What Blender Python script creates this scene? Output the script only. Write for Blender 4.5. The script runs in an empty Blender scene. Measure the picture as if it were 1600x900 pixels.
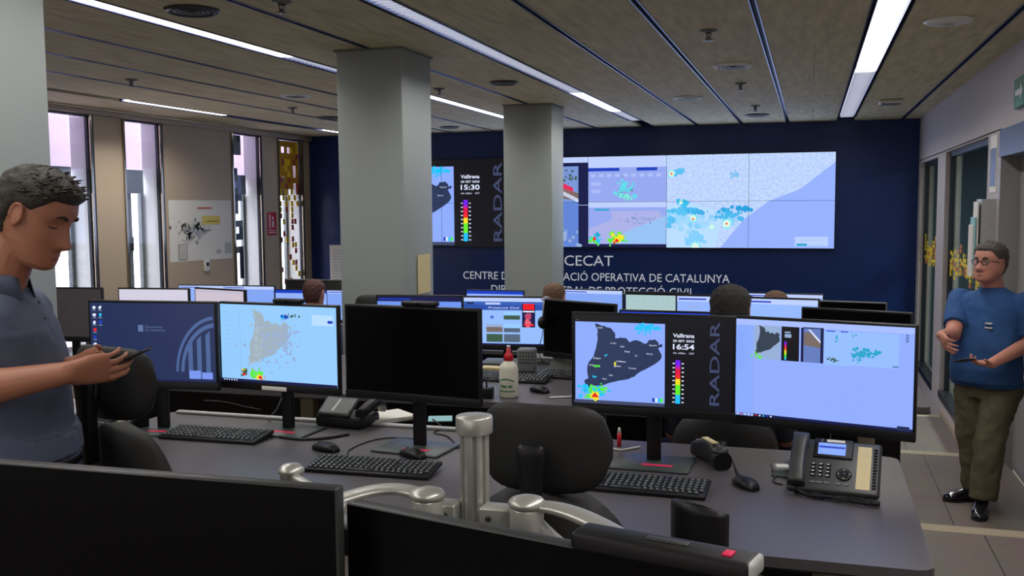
import bpy, bmesh, math, random
import numpy as np
from mathutils import Vector, Matrix, Euler
random.seed(7)
S = bpy.context.scene
COL = S.collection
PI = math.pi

# ------------------------------------------------------------------ camera
F = 1534.0
EYE = Vector((0, 0, 1.97))
_y = Vector((468, 133, -F)).normalized()
_x = -Vector((-5055, 94, -F)).normalized()
_x = (_x - _y * _x.dot(_y)).normalized()
_z = _x.cross(_y)
RW = Matrix((_x, _y, _z))                      # camera axes -> world
cam_d = bpy.data.cameras.new('camera'); cam = bpy.data.objects.new('camera', cam_d); COL.objects.link(cam)
cam_d.sensor_width = 36; cam_d.lens = 36 * F / 1600; cam_d.clip_start = 0.05
cam.matrix_world = Matrix.Translation(EYE) @ RW.to_4x4()
S.camera = cam

def at(px, py, X=None, Y=None, Z=None, D=None):
    """world point seen at a photo pixel on a plane X=, Y=, Z= or at camera depth D"""
    d = RW @ Vector((px - 800, 450 - py, -F))
    if X is not None: t = X / d.x
    elif Y is not None: t = Y / d.y
    elif Z is not None: t = (Z - EYE.z) / d.z
    else: t = D / F
    return EYE + d * t

# ------------------------------------------------------------------ view, world, lights
S.view_settings.view_transform = 'Standard'; S.view_settings.look = 'None'
S.view_settings.gamma = 1.0; S.view_settings.use_curve_mapping = False
S.view_settings.exposure = 0.0
S.cycles.use_denoising = True
S.cycles.max_bounces = 7; S.cycles.diffuse_bounces = 4; S.cycles.glossy_bounces = 3
S.cycles.transmission_bounces = 6; S.cycles.sample_clamp_indirect = 4.0; S.cycles.caustics_reflective = False
W = bpy.data.worlds.new('daylight'); S.world = W; W.use_nodes = True
W.node_tree.nodes['Background'].inputs[0].default_value = (0.78, 0.86, 1.0, 1)
W.node_tree.nodes['Background'].inputs[1].default_value = 4.5

LAMP = 2.7
def area(name, loc, sx, sy, power, color, rot=(0, 0, 0), spread=PI):
    l = bpy.data.lights.new(name, 'AREA'); l.shape = 'RECTANGLE'; l.size = sx; l.size_y = sy
    l.energy = power; l.color = color; l.spread = spread
    o = bpy.data.objects.new(name, l); COL.objects.link(o); o.location = loc; o.rotation_euler = rot
    return o
CEIL = 3.063
XR = 1.344; XL = -7.592; YB = 14.0; YN = -2.2
LC = (1.0, 0.965, 0.93)
SPR = math.radians(142)
for nm, x, y0, y1, p in (('tube_light_right', .41, -1.6, 13.4, 26), ('tube_light_middle', -2.23, -1.6, 12.9, 30),
                         ('tube_light_left', -3.70, -1.6, 12.0, 26), ('tube_light_window', -6.74, 8.6, 10.35, 9)):
    a_ = area(nm, (x, (y0 + y1) / 2, CEIL - 0.012), .09, y1 - y0, p * LAMP, LC, spread=SPR)
area('rear_fill_light', (-2.8, YN + .1, 1.9), 5.5, 1.8, 30, (0.96, 0.98, 1.0), rot=(math.radians(98), 0, 0))  # added fill light behind the camera; the rear wall has no window
area('video_wall_glow', (-3.08, YB - .12, 2.0), 6.6, 1.25, 30, (0.50, 0.62, 1.0), rot=(math.radians(-90), 0, 0))
# daylight falling on the facade outside the tall windows
area('daylight_outside', (-9.2, 11.0, 4.6), 2.2, 7.5, 1500, (0.93, 0.95, 1.0), rot=(0, math.radians(12), 0))

# ------------------------------------------------------------------ materials
MATS = {}
def lin(c):
    return tuple(((v / 255) / 12.92 if v / 255 <= .04045 else ((v / 255 + .055) / 1.055) ** 2.4) for v in c)
def mat(name, rgb, rough=.5, metal=0.0, noise=.10, scale=30.0, bump=0.0, bscale=None, emit=0.0, stretch=(1, 1, 1), coat=0.0, spec=.5):
    m = bpy.data.materials.new(name); m.use_nodes = True
    nt = m.node_tree; b = nt.nodes['Principled BSDF']
    c = lin(rgb)
    tc = nt.nodes.new('ShaderNodeTexCoord'); mp = nt.nodes.new('ShaderNodeMapping'); mp.inputs['Scale'].default_value = stretch
    nt.links.new(tc.outputs['Object'], mp.inputs['Vector'])
    n = nt.nodes.new('ShaderNodeTexNoise'); n.inputs['Scale'].default_value = scale; n.inputs['Detail'].default_value = 4
    nt.links.new(mp.outputs[0], n.inputs['Vector'])
    mx = nt.nodes.new('ShaderNodeMix'); mx.data_type = 'RGBA'
    mx.inputs[6].default_value = (*[v * (1 - noise) for v in c], 1); mx.inputs[7].default_value = (*[min(1, v * (1 + noise)) for v in c], 1)
    nt.links.new(n.outputs['Fac'], mx.inputs[0]); nt.links.new(mx.outputs[2], b.inputs['Base Color'])
    b.inputs['Roughness'].default_value = rough; b.inputs['Metallic'].default_value = metal
    b.inputs['Coat Weight'].default_value = coat; b.inputs['Specular IOR Level'].default_value = spec
    if bump:
        bp = nt.nodes.new('ShaderNodeBump'); bp.inputs['Strength'].default_value = bump; bp.inputs['Distance'].default_value = .01
        n2 = nt.nodes.new('ShaderNodeTexNoise'); n2.inputs['Scale'].default_value = bscale or scale * 3
        nt.links.new(mp.outputs[0], n2.inputs['Vector']); nt.links.new(n2.outputs['Fac'], bp.inputs['Height'])
        nt.links.new(bp.outputs[0], b.inputs['Normal'])
    if emit:
        nt.links.new(mx.outputs[2], b.inputs['Emission Color']); b.inputs['Emission Strength'].default_value = emit
    MATS[name] = m
    return m
def glow(rgb, strength=1.0, name=None):
    key = name or 'lit_%d_%d_%d_%d' % (*rgb, round(strength * 100))
    if key in MATS: return MATS[key]
    m = bpy.data.materials.new(key); m.use_nodes = True
    nt = m.node_tree; b = nt.nodes['Principled BSDF']
    b.inputs['Base Color'].default_value = (.012, .012, .015, 1); b.inputs['Roughness'].default_value = .35
    b.inputs['Emission Color'].default_value = (*lin(rgb), 1); b.inputs['Emission Strength'].default_value = strength
    MATS[key] = m
    return m
def noisy_glow(name, c1, c2, scale, thr=(.4, .6), strength=1.0, stretch=(1, 1, 1)):
    m = bpy.data.materials.new(name); m.use_nodes = True
    nt = m.node_tree; b = nt.nodes['Principled BSDF']
    b.inputs['Base Color'].default_value = (.012, .012, .015, 1); b.inputs['Roughness'].default_value = .35
    tc = nt.nodes.new('ShaderNodeTexCoord'); mp = nt.nodes.new('ShaderNodeMapping'); mp.inputs['Scale'].default_value = stretch
    nt.links.new(tc.outputs['Object'], mp.inputs['Vector'])
    n = nt.nodes.new('ShaderNodeTexNoise'); n.inputs['Scale'].default_value = scale; n.inputs['Detail'].default_value = 6
    nt.links.new(mp.outputs[0], n.inputs['Vector'])
    r = nt.nodes.new('ShaderNodeValToRGB'); r.color_ramp.elements[0].position = thr[0]; r.color_ramp.elements[1].position = thr[1]
    r.color_ramp.elements[0].color = (*lin(c1), 1); r.color_ramp.elements[1].color = (*lin(c2), 1)
    nt.links.new(n.outputs['Fac'], r.inputs[0]); nt.links.new(r.outputs[0], b.inputs['Emission Color'])
    b.inputs['Emission Strength'].default_value = strength
    MATS[name] = m
    return m

M = dict(
    black=mat('black_plastic', (17, 17, 19), .45, noise=.15, spec=.35), off=mat('unlit_glossy_screen', (6, 6, 8), .3, noise=.2, scale=4, spec=.12),
    blacksoft=mat('black_upholstery', (27, 28, 28), .62, noise=.2, scale=60, bump=.15, bscale=400),
    blackrub=mat('black_rubber', (18, 18, 19), .6), dgrey=mat('dark_grey_plastic', (52, 54, 54), .4, noise=.12),
    mgrey=mat('grey_plastic', (112, 116, 116), .45), lgrey=mat('light_grey_plastic', (176, 178, 176), .45),
    purplegrey=mat('greyish_back_panel', (92, 88, 92), .5), white=mat('white_plastic', (222, 222, 218), .4, noise=.04),
    pink=mat('pink_sticker', (225, 30, 85), .5, noise=.05), alu=mat('satin_aluminium', (200, 200, 193), .34, .6, noise=.06, scale=8),
    alud=mat('shadowed_groove_aluminium', (120, 120, 118), .4, .8), desk=mat('dark_grey_laminate', (84, 80, 83), .40, noise=.06, scale=90, bump=.02, bscale=500),
    deskedge=mat('black_desk_edge', (20, 21, 22), .4), paper=mat('paper', (228, 226, 218), .8, noise=.04), cream=mat('cream_label_paper', (224, 208, 160), .8, noise=.05),
    red=mat('red_plastic', (205, 14, 38), .35), glue=mat('milky_bottle_plastic', (228, 226, 205), .35, noise=.03),
    navy=mat('glossy_navy_wall', (20, 46, 104), .3, noise=.2, scale=1.3, spec=.4), navydark=mat('navy_gap', (6, 9, 20), .5),
    pillar=mat('grey_painted_pillar', (158, 165, 163), .55, noise=.03, scale=6), beige=mat('beige_wall_panel', (184, 166, 142), .6, noise=.05, scale=5, bump=.03, bscale=200),
    wallr=mat('warm_white_wall_paint', (186, 178, 176), .7, noise=.03, scale=3, bump=.04, bscale=150), skirt=mat('beige_skirting', (178, 160, 140), .5, noise=.05),
    darkframe=mat('dark_window_frame', (42, 46, 54), .35, .3), greyframe=mat('blue_grey_door_frame', (92, 100, 120), .4, .2), door=mat('grey_door_leaf', (150, 148, 146), .45, noise=.03),
    chrome=mat('polished_trim', (170, 160, 140), .15, .95), letter=mat('white_vinyl_lettering', (225, 230, 240), .5, noise=.02, emit=.25),  # lettering brightness partly put in as faint emission
    extwall=mat('sunlit_render_outside', (232, 224, 234), .9, noise=.05, scale=3, bump=.6, bscale=9), blind=mat('roller_blind_fabric', (200, 190, 205), .9, noise=.03),
    cassette=mat('grey_blind_cassette', (120, 126, 134), .6), groove=mat('ceiling_groove_blue_black', (16, 24, 52), .5), grooveedge=mat('groove_edge_metal', (90, 104, 150), .3, .6),
    plen=mat('dark_plenum', (10, 10, 12), .9), strip=mat('stair_nosing_strip', (172, 160, 138), .55, noise=.06), lamphouse=mat('luminaire_housing', (30, 34, 44), .4, .4),
    louvre=mat('white_louvre', (225, 225, 228), .35, noise=.03), lamp=glow((255, 250, 250), 5.0, 'bright_tube_diffuser'), lampdim=glow((226, 232, 255), 1.7, 'dim_tube_diffuser'),
    skin=mat('tanned_skin', (168, 112, 86), .5, noise=.08, scale=25, bump=.05, bscale=300), skin2=mat('pink_skin', (205, 142, 122), .5, noise=.08, scale=25),
    lip=mat('lip_colour', (150, 84, 76), .5), eyew=mat('eye_white', (215, 210, 205), .3), iris=mat('dark_iris', (35, 24, 18), .2),
    hair=mat('dark_brown_hair', (44, 38, 30), .6, noise=.45, scale=90, stretch=(1, 1, 3), bump=.6, bscale=160), hairgrey=mat('greying_brown_hair', (88, 80, 74), .7, noise=.4, scale=80, bump=.6, bscale=200),
    hairdk=mat('short_dark_hair', (44, 42, 40), .75, noise=.4, scale=120, bump=.7, bscale=260), hairbr=mat('brown_cropped_hair', (112, 84, 66), .75, noise=.3, scale=120, bump=.6, bscale=260),
    hairred=mat('reddish_cropped_hair', (92, 58, 52), .75, noise=.3, scale=120, bump=.6, bscale=260),
    polo=mat('slate_blue_polo_cloth', (80, 88, 110), .85, noise=.08, scale=12, bump=.25, bscale=26), jeans=mat('dark_blue_denim', (42, 50, 72), .85, noise=.15, scale=80),
    tee=mat('blue_tshirt_cloth', (42, 84, 140), .85, noise=.10, scale=10, bump=.3, bscale=18), khaki=mat('olive_chino_cloth', (96, 90, 68), .85, noise=.16, scale=9, bump=.5, bscale=16),
    shoe=mat('polished_black_leather', (16, 17, 24), .16, noise=.2, coat=.5), belt=mat('black_leather', (20, 18, 18), .4),
    darkshirt=mat('dark_work_shirt', (30, 34, 46), .85), key=mat('dark_keycap', (34, 38, 38), .45), keyleg=mat('pale_key_legend', (150, 165, 160), .6),
    mat_=mat('dark_green_grey_base', (60, 70, 68), .35, noise=.1), cable=mat('black_cable', (14, 14, 15), .5), whitecable=mat('white_cable', (200, 200, 200), .5),
    metal=mat('steel', (150, 150, 150), .3, .9), ring=mat('pale_lit_vent_ring', (232, 236, 250), .5), redsign=mat('red_sign_face', (190, 22, 36), .5),
    green=mat('green_sign_face', (70, 130, 100), .5), cyanpaper=mat('pale_cyan_paper', (150, 200, 205), .8), deskleg=mat('beige_metal_leg', (172, 160, 140), .45, .3),
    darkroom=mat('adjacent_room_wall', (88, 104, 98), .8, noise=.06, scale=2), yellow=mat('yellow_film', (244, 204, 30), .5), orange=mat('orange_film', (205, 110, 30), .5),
    mustard=mat('mustard_film', (190, 140, 20), .5), redfilm=mat('rust_red_film', (170, 70, 50), .5),
    maproad=mat('map_grey_print', (165, 167, 165), .8), mapyel=mat('map_yellow_print', (225, 205, 110), .8), mapred=mat('map_red_print', (196, 96, 76), .8),
)
# fibre-board ceiling
def ceiling_mat():
    m = bpy.data.materials.new('wood_fibre_ceiling'); m.use_nodes = True; nt = m.node_tree; b = nt.nodes['Principled BSDF']
    tc = nt.nodes.new('ShaderNodeTexCoord'); mp = nt.nodes.new('ShaderNodeMapping'); mp.inputs['Scale'].default_value = (9, 1.2, 1)
    n = nt.nodes.new('ShaderNodeTexNoise'); n.inputs['Scale'].default_value = 2.2; n.inputs['Detail'].default_value = 8
    nt.links.new(tc.outputs['Object'], mp.inputs[0]); nt.links.new(mp.outputs[0], n.inputs[0])
    r = nt.nodes.new('ShaderNodeValToRGB'); r.color_ramp.elements[0].position = .3; r.color_ramp.elements[1].position = .7
    r.color_ramp.elements[0].color = (*lin((188, 178, 140)), 1); r.color_ramp.elements[1].color = (*lin((218, 207, 168)), 1)
    br = nt.nodes.new('ShaderNodeTexBrick'); br.offset = .5; br.inputs['Scale'].default_value = 1
    br.inputs['Brick Width'].default_value = 30; br.inputs['Row Height'].default_value = 2.4; br.inputs['Mortar Size'].default_value = .004
    br.inputs['Color1'].default_value = br.inputs['Color2'].default_value = (1, 1, 1, 1); br.inputs['Mortar'].default_value = (.6, .6, .6, 1)
    nt.links.new(tc.outputs['Object'], br.inputs[0])
    mx = nt.nodes.new('ShaderNodeMix'); mx.data_type = 'RGBA'; mx.blend_type = 'MULTIPLY'; mx.inputs[0].default_value = 1
    nt.links.new(n.outputs['Fac'], r.inputs[0]); nt.links.new(r.outputs[0], mx.inputs[6]); nt.links.new(br.outputs[0], mx.inputs[7])
    nt.links.new(mx.outputs[2], b.inputs['Base Color']); b.inputs['Roughness'].default_value = .75
    return m
M['ceil'] = ceiling_mat()
def floor_mat():
    m = bpy.data.materials.new('large_stone_floor_tiles'); m.use_nodes = True; nt = m.node_tree; b = nt.nodes['Principled BSDF']
    tc = nt.nodes.new('ShaderNodeTexCoord'); mp = nt.nodes.new('ShaderNodeMapping'); mp.inputs['Location'].default_value = (.33, .25, 0)
    br = nt.nodes.new('ShaderNodeTexBrick'); br.offset = 0; br.inputs['Scale'].default_value = 1
    br.inputs['Brick Width'].default_value = .6; br.inputs['Row Height'].default_value = 1.2; br.inputs['Mortar Size'].default_value = .004
    br.inputs['Color1'].default_value = (*lin((122, 112, 106)), 1); br.inputs['Color2'].default_value = (*lin((116, 107, 102)), 1); br.inputs['Mortar'].default_value = (*lin((66, 60, 58)), 1)
    n = nt.nodes.new('ShaderNodeTexNoise'); n.inputs['Scale'].default_value = 6; n.inputs['Detail'].default_value = 6
    mx = nt.nodes.new('ShaderNodeMix'); mx.data_type = 'RGBA'; mx.blend_type = 'OVERLAY'; mx.inputs[0].default_value = .25
    nt.links.new(tc.outputs['Object'], mp.inputs[0]); nt.links.new(mp.outputs[0], br.inputs[0]); nt.links.new(tc.outputs['Object'], n.inputs[0])
    nt.links.new(br.outputs[0], mx.inputs[6]); nt.links.new(n.outputs['Color'], mx.inputs[7]); nt.links.new(mx.outputs[2], b.inputs['Base Color'])
    b.inputs['Roughness'].default_value = .42
    return m
M['floor'] = floor_mat()
def glass_mat(name, tint, rough=.02):
    m = bpy.data.materials.new(name); m.use_nodes = True; nt = m.node_tree
    nt.nodes.remove(nt.nodes['Principled BSDF']); out = nt.nodes['Material Output']
    t = nt.nodes.new('ShaderNodeBsdfTransparent'); t.inputs[0].default_value = (*tint, 1)
    g = nt.nodes.new('ShaderNodeBsdfGlossy'); g.inputs['Roughness'].default_value = rough
    lw = nt.nodes.new('ShaderNodeLayerWeight'); pw = nt.nodes.new('ShaderNodeMath'); pw.operation = 'POWER'; pw.inputs[1].default_value = 4
    ma = nt.nodes.new('ShaderNodeMath'); ma.operation = 'MULTIPLY_ADD'; ma.inputs[1].default_value = .5; ma.inputs[2].default_value = .05
    nt.links.new(lw.outputs['Facing'], pw.inputs[0]); nt.links.new(pw.outputs[0], ma.inputs[0])
    mx = nt.nodes.new('ShaderNodeMixShader'); nt.links.new(ma.outputs[0], mx.inputs[0]); nt.links.new(t.outputs[0], mx.inputs[1]); nt.links.new(g.outputs[0], mx.inputs[2])
    nt.links.new(mx.outputs[0], out.inputs[0]); return m
M['glass'] = glass_mat('clear_window_glass', (.95, .96, .97)); M['glassdk'] = glass_mat('tinted_partition_glass', (.86, .93, .90))
def blind_mat():
    m = bpy.data.materials.new('translucent_blind'); m.use_nodes = True; nt = m.node_tree; b = nt.nodes['Principled BSDF']
    n = nt.nodes.new('ShaderNodeTexNoise'); n.inputs['Scale'].default_value = 2; r = nt.nodes.new('ShaderNodeValToRGB')
    r.color_ramp.elements[0].color = (*lin((205, 195, 212)), 1); r.color_ramp.elements[1].color = (*lin((222, 212, 226)), 1)
    nt.links.new(n.outputs['Fac'], r.inputs[0]); nt.links.new(r.outputs[0], b.inputs['Base Color']); b.inputs['Roughness'].default_value = .9
    t = nt.nodes.new('ShaderNodeBsdfTranslucent'); nt.links.new(r.outputs[0], t.inputs[0]); mx = nt.nodes.new('ShaderNodeMixShader'); mx.inputs[0].default_value = .55
    nt.links.new(b.outputs[0], mx.inputs[1]); nt.links.new(t.outputs[0], mx.inputs[2]); nt.links.new(mx.outputs[0], nt.nodes['Material Output'].inputs[0]); return m
M['blindt'] = blind_mat()
M['lens'] = glass_mat('spectacle_lens', (.95, .95, .97))

# ------------------------------------------------------------------ mesh building
class MB:
    def __init__(s): s.v = []; s.f = []; s.m = []; s.sm = []; s.mats = []
    def mi(s, m):
        if m not in s.mats: s.mats.append(m)
        return s.mats.index(m)
    def add(s, vs, fs, m, smooth=False):
        o = len(s.v); k = s.mi(m); s.v += [tuple(v) for v in vs]
        for f in fs: s.f.append([i + o for i in f]); s.m.append(k); s.sm.append(smooth)
        return s
    def box(s, lo, hi, m, R=None):
        x0, y0, z0 = lo; x1, y1, z1 = hi
        vs = [Vector(p) for p in ((x0, y0, z0), (x1, y0, z0), (x1, y1, z0), (x0, y1, z0), (x0, y0, z1), (x1, y0, z1), (x1, y1, z1), (x0, y1, z1))]
        if R is not None: vs = [R @ v for v in vs]
        return s.add(vs, [(0, 3, 2, 1), (4, 5, 6, 7), (0, 1, 5, 4), (1, 2, 6, 5), (2, 3, 7, 6), (3, 0, 4, 7)], m)
    def rbox(s, lo, hi, r, m, seg=2, R=None, smooth=True):
        bm = bmesh.new(); bmesh.ops.create_cube(bm, size=1)
        c = [(a + b) / 2 for a, b in zip(lo, hi)]; d = [b - a for a, b in zip(lo, hi)]
        for v in bm.verts: v.co = Vector((v.co.x * d[0] + c[0], v.co.y * d[1] + c[1], v.co.z * d[2] + c[2]))
        bmesh.ops.bevel(bm, geom=list(bm.edges), offset=min(r, min(d) * .49), segments=seg, affect='EDGES', profile=.5)
        vs = [v.co.copy() for v in bm.verts]
        if R is not None: vs = [R @ v for v in vs]
        s.add(vs, [[v.index for v in f.verts] for f in bm.faces], m, smooth); bm.free(); return s
    def tube(s, pts, r, m, n=10, caps=True, smooth=True):
        pts = [Vector(p) for p in pts]; rs = r if isinstance(r, (list, tuple)) else [r] * len(pts)
        vs = []; fs = []; prev = None
        for i, p in enumerate(pts):
            t = (pts[min(i + 1, len(pts) - 1)] - pts[max(i - 1, 0)]).normalized()
            if prev is None:
                u = t.cross(Vector((0, 0, 1)));
                if u.length < .05: u = t.cross(Vector((0, 1, 0)))
            else: u = prev - t * prev.dot(t)
            u.normalize(); prev = u; w = t.cross(u)
            for k in range(n):
                a = 2 * PI * k / n; vs.append(p + (u * math.cos(a) + w * math.sin(a)) * rs[i])
        for i in range(len(pts) - 1):
            for k in range(n): fs.append((i * n + k, i * n + (k + 1) % n, (i + 1) * n + (k + 1) % n, (i + 1) * n + k))
        s.add(vs, fs, m, smooth)
        if caps: s.add(vs[:n], [tuple(range(n))[::-1]], m); s.add(vs[-n:], [tuple(range(n))], m)
        return s
    def lathe(s, prof, m, n=28, c=(0, 0, 0), smooth=True, R=None):
        vs = []; fs = []
        for r, z in prof:
            for k in range(n):
                a = 2 * PI * k / n; v = Vector((r * math.cos(a), r * math.sin(a), z))
                if R is not None: v = R @ v
                vs.append(v + Vector(c))
        for i in range(len(prof) - 1):
            for k in range(n): fs.append((i * n + k, i * n + (k + 1) % n, (i + 1) * n + (k + 1) % n, (i + 1) * n + k))
        s.add(vs, fs, m, smooth)
        s.add(vs[:n], [tuple(range(n))[::-1]], m); s.add(vs[-n:], [tuple(range(n))], m); return s
    def ell(s, c, r, m, R=None, nu=20, nv=12):
        vs = []; fs = []
        for j in range(nv + 1):
            b = -PI / 2 + PI * j / nv
            for k in range(nu):
                a = 2 * PI * k / nu; v = Vector((r[0] * math.cos(b) * math.cos(a), r[1] * math.cos(b) * math.sin(a), r[2] * math.sin(b)))
                if R is not None: v = R @ v
                vs.append(v + Vector(c))
        for j in range(nv):
            for k in range(nu): fs.append((j * nu + k, j * nu + (k + 1) % nu, (j + 1) * nu + (k + 1) % nu, (j + 1) * nu + k))
        return s.add(vs, fs, m, True)
    def prism(s, poly, z0, z1, m, R=None, smooth=False):
        """outline in xy pushed from z0 to z1"""
        n = len(poly); vs = [Vector((x, y, z0)) for x, y in poly] + [Vector((x, y, z1)) for x, y in poly]
        if R is not None: vs = [R @ v for v in vs]
        s.add(vs, [tuple(range(n))[::-1], tuple(range(n, 2 * n))], m)
        return s.add(vs, [(k, (k + 1) % n, n + (k + 1) % n, n + k) for k in range(n)], m, smooth)
    def loft(s, secs, m, n=24, smooth=True, ex=2.0):
        """secs: (centre, rx, ry, ux, uy) closed elliptical sections"""
        vs = []; fs = []
        for c, rx, ry, ux, uy in secs:
            c = Vector(c); ux = Vector(ux); uy = Vector(uy)
            for k in range(n):
                a = 2 * PI * k / n; ca, sa = math.cos(a), math.sin(a)
                ca = math.copysign(abs(ca) ** (2 / ex), ca); sa = math.copysign(abs(sa) ** (2 / ex), sa)
                vs.append(c + ux * rx * ca + uy * ry * sa)
        for i in range(len(secs) - 1):
            for k in range(n): fs.append((i * n + k, i * n + (k + 1) % n, (i + 1) * n + (k + 1) % n, (i + 1) * n + k))
        s.add(vs, fs, m, smooth); s.add(vs[:n], [tuple(range(n))[::-1]], m); s.add(vs[-n:], [tuple(range(n))], m); return s
    def mesh(s, name):
        me = bpy.data.meshes.new(name); me.from_pydata(s.v, [], s.f)
        for m in s.mats: me.materials.append(m)
        me.polygons.foreach_set('material_index', s.m); me.polygons.foreach_set('use_smooth', s.sm); me.update()
        return me
    def build(s, name, parent=None, label=None, recalc=True):
        me = s.mesh(name)
        if recalc:
            bm = bmesh.new(); bm.from_mesh(me); bmesh.ops.remove_doubles(bm, verts=bm.verts, dist=1e-6); bmesh.ops.recalc_face_normals(bm, faces=bm.faces); bm.to_mesh(me); bm.free()
        o = bpy.data.objects.new(name, me); COL.objects.link(o); o.parent = parent
        if label: o['label'] = label
        return o

def thing(name, label, cat, loc=(0, 0, 0), rz=0.0, group=None):
    o = bpy.data.objects.new(name, None); COL.objects.link(o); o.location = loc; o.rotation_euler = (0, 0, rz)
    o.empty_display_size = .1
    return tag(o, label, cat, group)
def tag(o, label, cat, group=None, kind=None):
    o['label'] = label; o['category'] = cat
    if group: o['group'] = group
    if kind: o['kind'] = kind
    return o
def struct(mb, name, parent=None):
    o = mb.build(name, parent)
    if parent is None: o['kind'] = 'structure'
    return o
def dup(root, loc, rz, label, group=None):
    def cp(o, p):
        c = o.copy(); COL.objects.link(c); c.parent = p
        for ch in o.children: cp(ch, c)
        return c
    r = cp(root, None); r.location = loc; r.rotation_euler = (0, 0, rz); r['label'] = label
    if group: r['group'] = group
    return r
def bez(p0, p1, p2, p3, n=14):
    p0, p1, p2, p3 = map(Vector, (p0, p1, p2, p3))
    return [(1 - t) ** 3 * p0 + 3 * (1 - t) ** 2 * t * p1 + 3 * (1 - t) * t * t * p2 + t ** 3 * p3 for t in [i / n for i in range(n + 1)]]
def rrect(x0, y0, x1, y1, r, n=5):
    out = []
    for cx, cy, a0 in ((x1 - r, y0 + r, -PI / 2), (x1 - r, y1 - r, 0), (x0 + r, y1 - r, PI / 2), (x0 + r, y0 + r, PI)):
        for k in range(n + 1):
            a = a0 + PI / 2 * k / n; out.append((cx + r * math.cos(a), cy + r * math.sin(a)))
    return out

# flat pictures (screens, prints): x right, z up, each layer a hair further towards -y
_TXT = {}
def text_shape(txt, bold=0):
    if (txt, bold) not in _TXT:
        cu = bpy.data.curves.new('t', 'FONT'); cu.body = txt; cu.size = 1; cu.offset = bold; cu.fill_mode = 'FRONT'; cu.resolution_u = 3
        o = bpy.data.objects.new('t', cu); COL.objects.link(o)
        dg = bpy.context.evaluated_depsgraph_get(); me = bpy.data.meshes.new_from_object(o.evaluated_get(dg))
        vs = [v.co.copy() for v in me.vertices]; fs = [list(p.vertices) for p in me.polygons]
        bpy.data.objects.remove(o); bpy.data.curves.remove(cu); bpy.data.meshes.remove(me)
        _TXT[(txt, bold)] = (vs, fs)
    return _TXT[(txt, bold)]
class Pic:
    def __init__(s, x0, z0, w, h, step=.0004, y=0.0): s.mb = MB(); s.x0 = x0; s.z0 = z0; s.w = w; s.h = h; s.y = y; s.st = step; s.k = 0
    def pt(s, u, v): return (s.x0 + u * s.w, s.y - s.k * s.st, s.z0 + v * s.h)
    def poly(s, pts, m): s.mb.add([s.pt(*p) for p in pts], [tuple(range(len(pts)))], m); return s
    def rect(s, u0, v0, u1, v1, m): return s.poly([(u0, v0), (u1, v0), (u1, v1), (u0, v1)], m)
    def up(s): s.k += 1; return s
    def blob(s, cu, cv, r, m, seed=0, jag=.3, n=22, sx=1.0):
        rd = random.Random(seed); a = s.w / s.h; pts = []
        for k in range(n):
            t = 2 * PI * k / n; q = r * (1 + jag * (rd.random() - .5) * 2)
            pts.append((min(1, max(0, cu + q * sx * math.cos(t))), min(1, max(0, cv + q * a * math.sin(t)))))
        return s.poly(pts, m)
    def spray(s, cu, cv, ru, rv, n, r, m, seed=0):
        rd = random.Random(seed)
        for k in range(n):
            s.blob(min(.985, max(.01, cu + rd.gauss(0, ru))), min(.98, max(.02, cv + rd.gauss(0, rv))), r * (.4 + rd.random()), m, rd.random(), .4, 9)
        return s
    def text(s, t, u, v, size, m, rot=0, width=None, align='l', bold=0):
        """size = text height in fractions of h; width = total width in fractions of w"""
        vs, fs = text_shape(t, bold)
        if not vs: return s
        x0 = min(q.x for q in vs); x1 = max(q.x for q in vs); k = size * s.h / .72
        kx = (width * s.w / (x1 - x0)) if width else k
        W_ = (x1 - x0) * kx; off = {'l': 0, 'c': -W_ / 2, 'r': -W_}[align]
        X, _, Z = s.pt(u, v); out = []
        for q in vs:
            a = (q.x - x0) * kx + off; b = q.y * k
            if rot: a, b = -b, a
            out.append((X + a, s.y - s.k * s.st, Z + b))
        s.mb.add(out, fs, m); return s
    def build(s, name, parent=None, label=None): return s.mb.build(name, parent, label, recalc=False)

# ================================================================== THE ROOM
# floor levels: camera tier .28, then 0, -.27, -.54 towards the video wall
TIERS = [(YN, 5.45, .28), (5.45, 8.25, 0.0), (8.25, 11.05, -.27), (11.05, YB + .1, -.54)]
mb = MB()
for y0, y1, z in TIERS: mb.box((XL - .1, y0, -.9), (XR + .1, y1, z), M['floor'])
struct(mb, 'floor')
for i, (y1, z) in enumerate(((5.45, .28), (8.25, 0), (11.05, -.27))):
    struct(MB().rbox((XL + .05, y1 - .10, z - .02), (XR - .02, y1 + .012, z + .004), .003, M['strip']), 'trim_%d' % (i + 1))

# ceiling of boards with open grooves
GROOVES = [1.124, -.327, -.934, -1.537, -2.966, -4.487, -5.17, -5.86]
LIGHTS = [(.41, .17), (-2.23, .13), (-3.70, .11), (-6.74, .10)]
cuts = sorted([(x - .022, x + .022) for x in GROOVES] + [(x - w / 2 - .028, x + w / 2 + .028) for x, w in LIGHTS])
mb = MB(); x = XL - .1
for a, b in cuts:
    mb.box((x, YN, CEIL), (a, YB, CEIL + .03), M['ceil']); x = b
mb.box((x, YN, CEIL), (XR + .1, YB, CEIL + .03), M['ceil'])
mb.box((XL - .1, YN, CEIL + .09), (XR + .1, YB, CEIL + .2), M['plen'])
struct(mb, 'ceiling')
for i, gx in enumerate(GROOVES):
    mb = MB()
    mb.box((gx - .022, YN, CEIL + .028), (gx + .022, YB, CEIL + .085), M['groove'])
    for s in (-1, 1): mb.box((gx + s * .018 - .004, YN, CEIL - .004), (gx + s * .018 + .004, YB, CEIL + .03), M['grooveedge'])
    struct(mb, 'trim_%d' % (i + 4))

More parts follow.
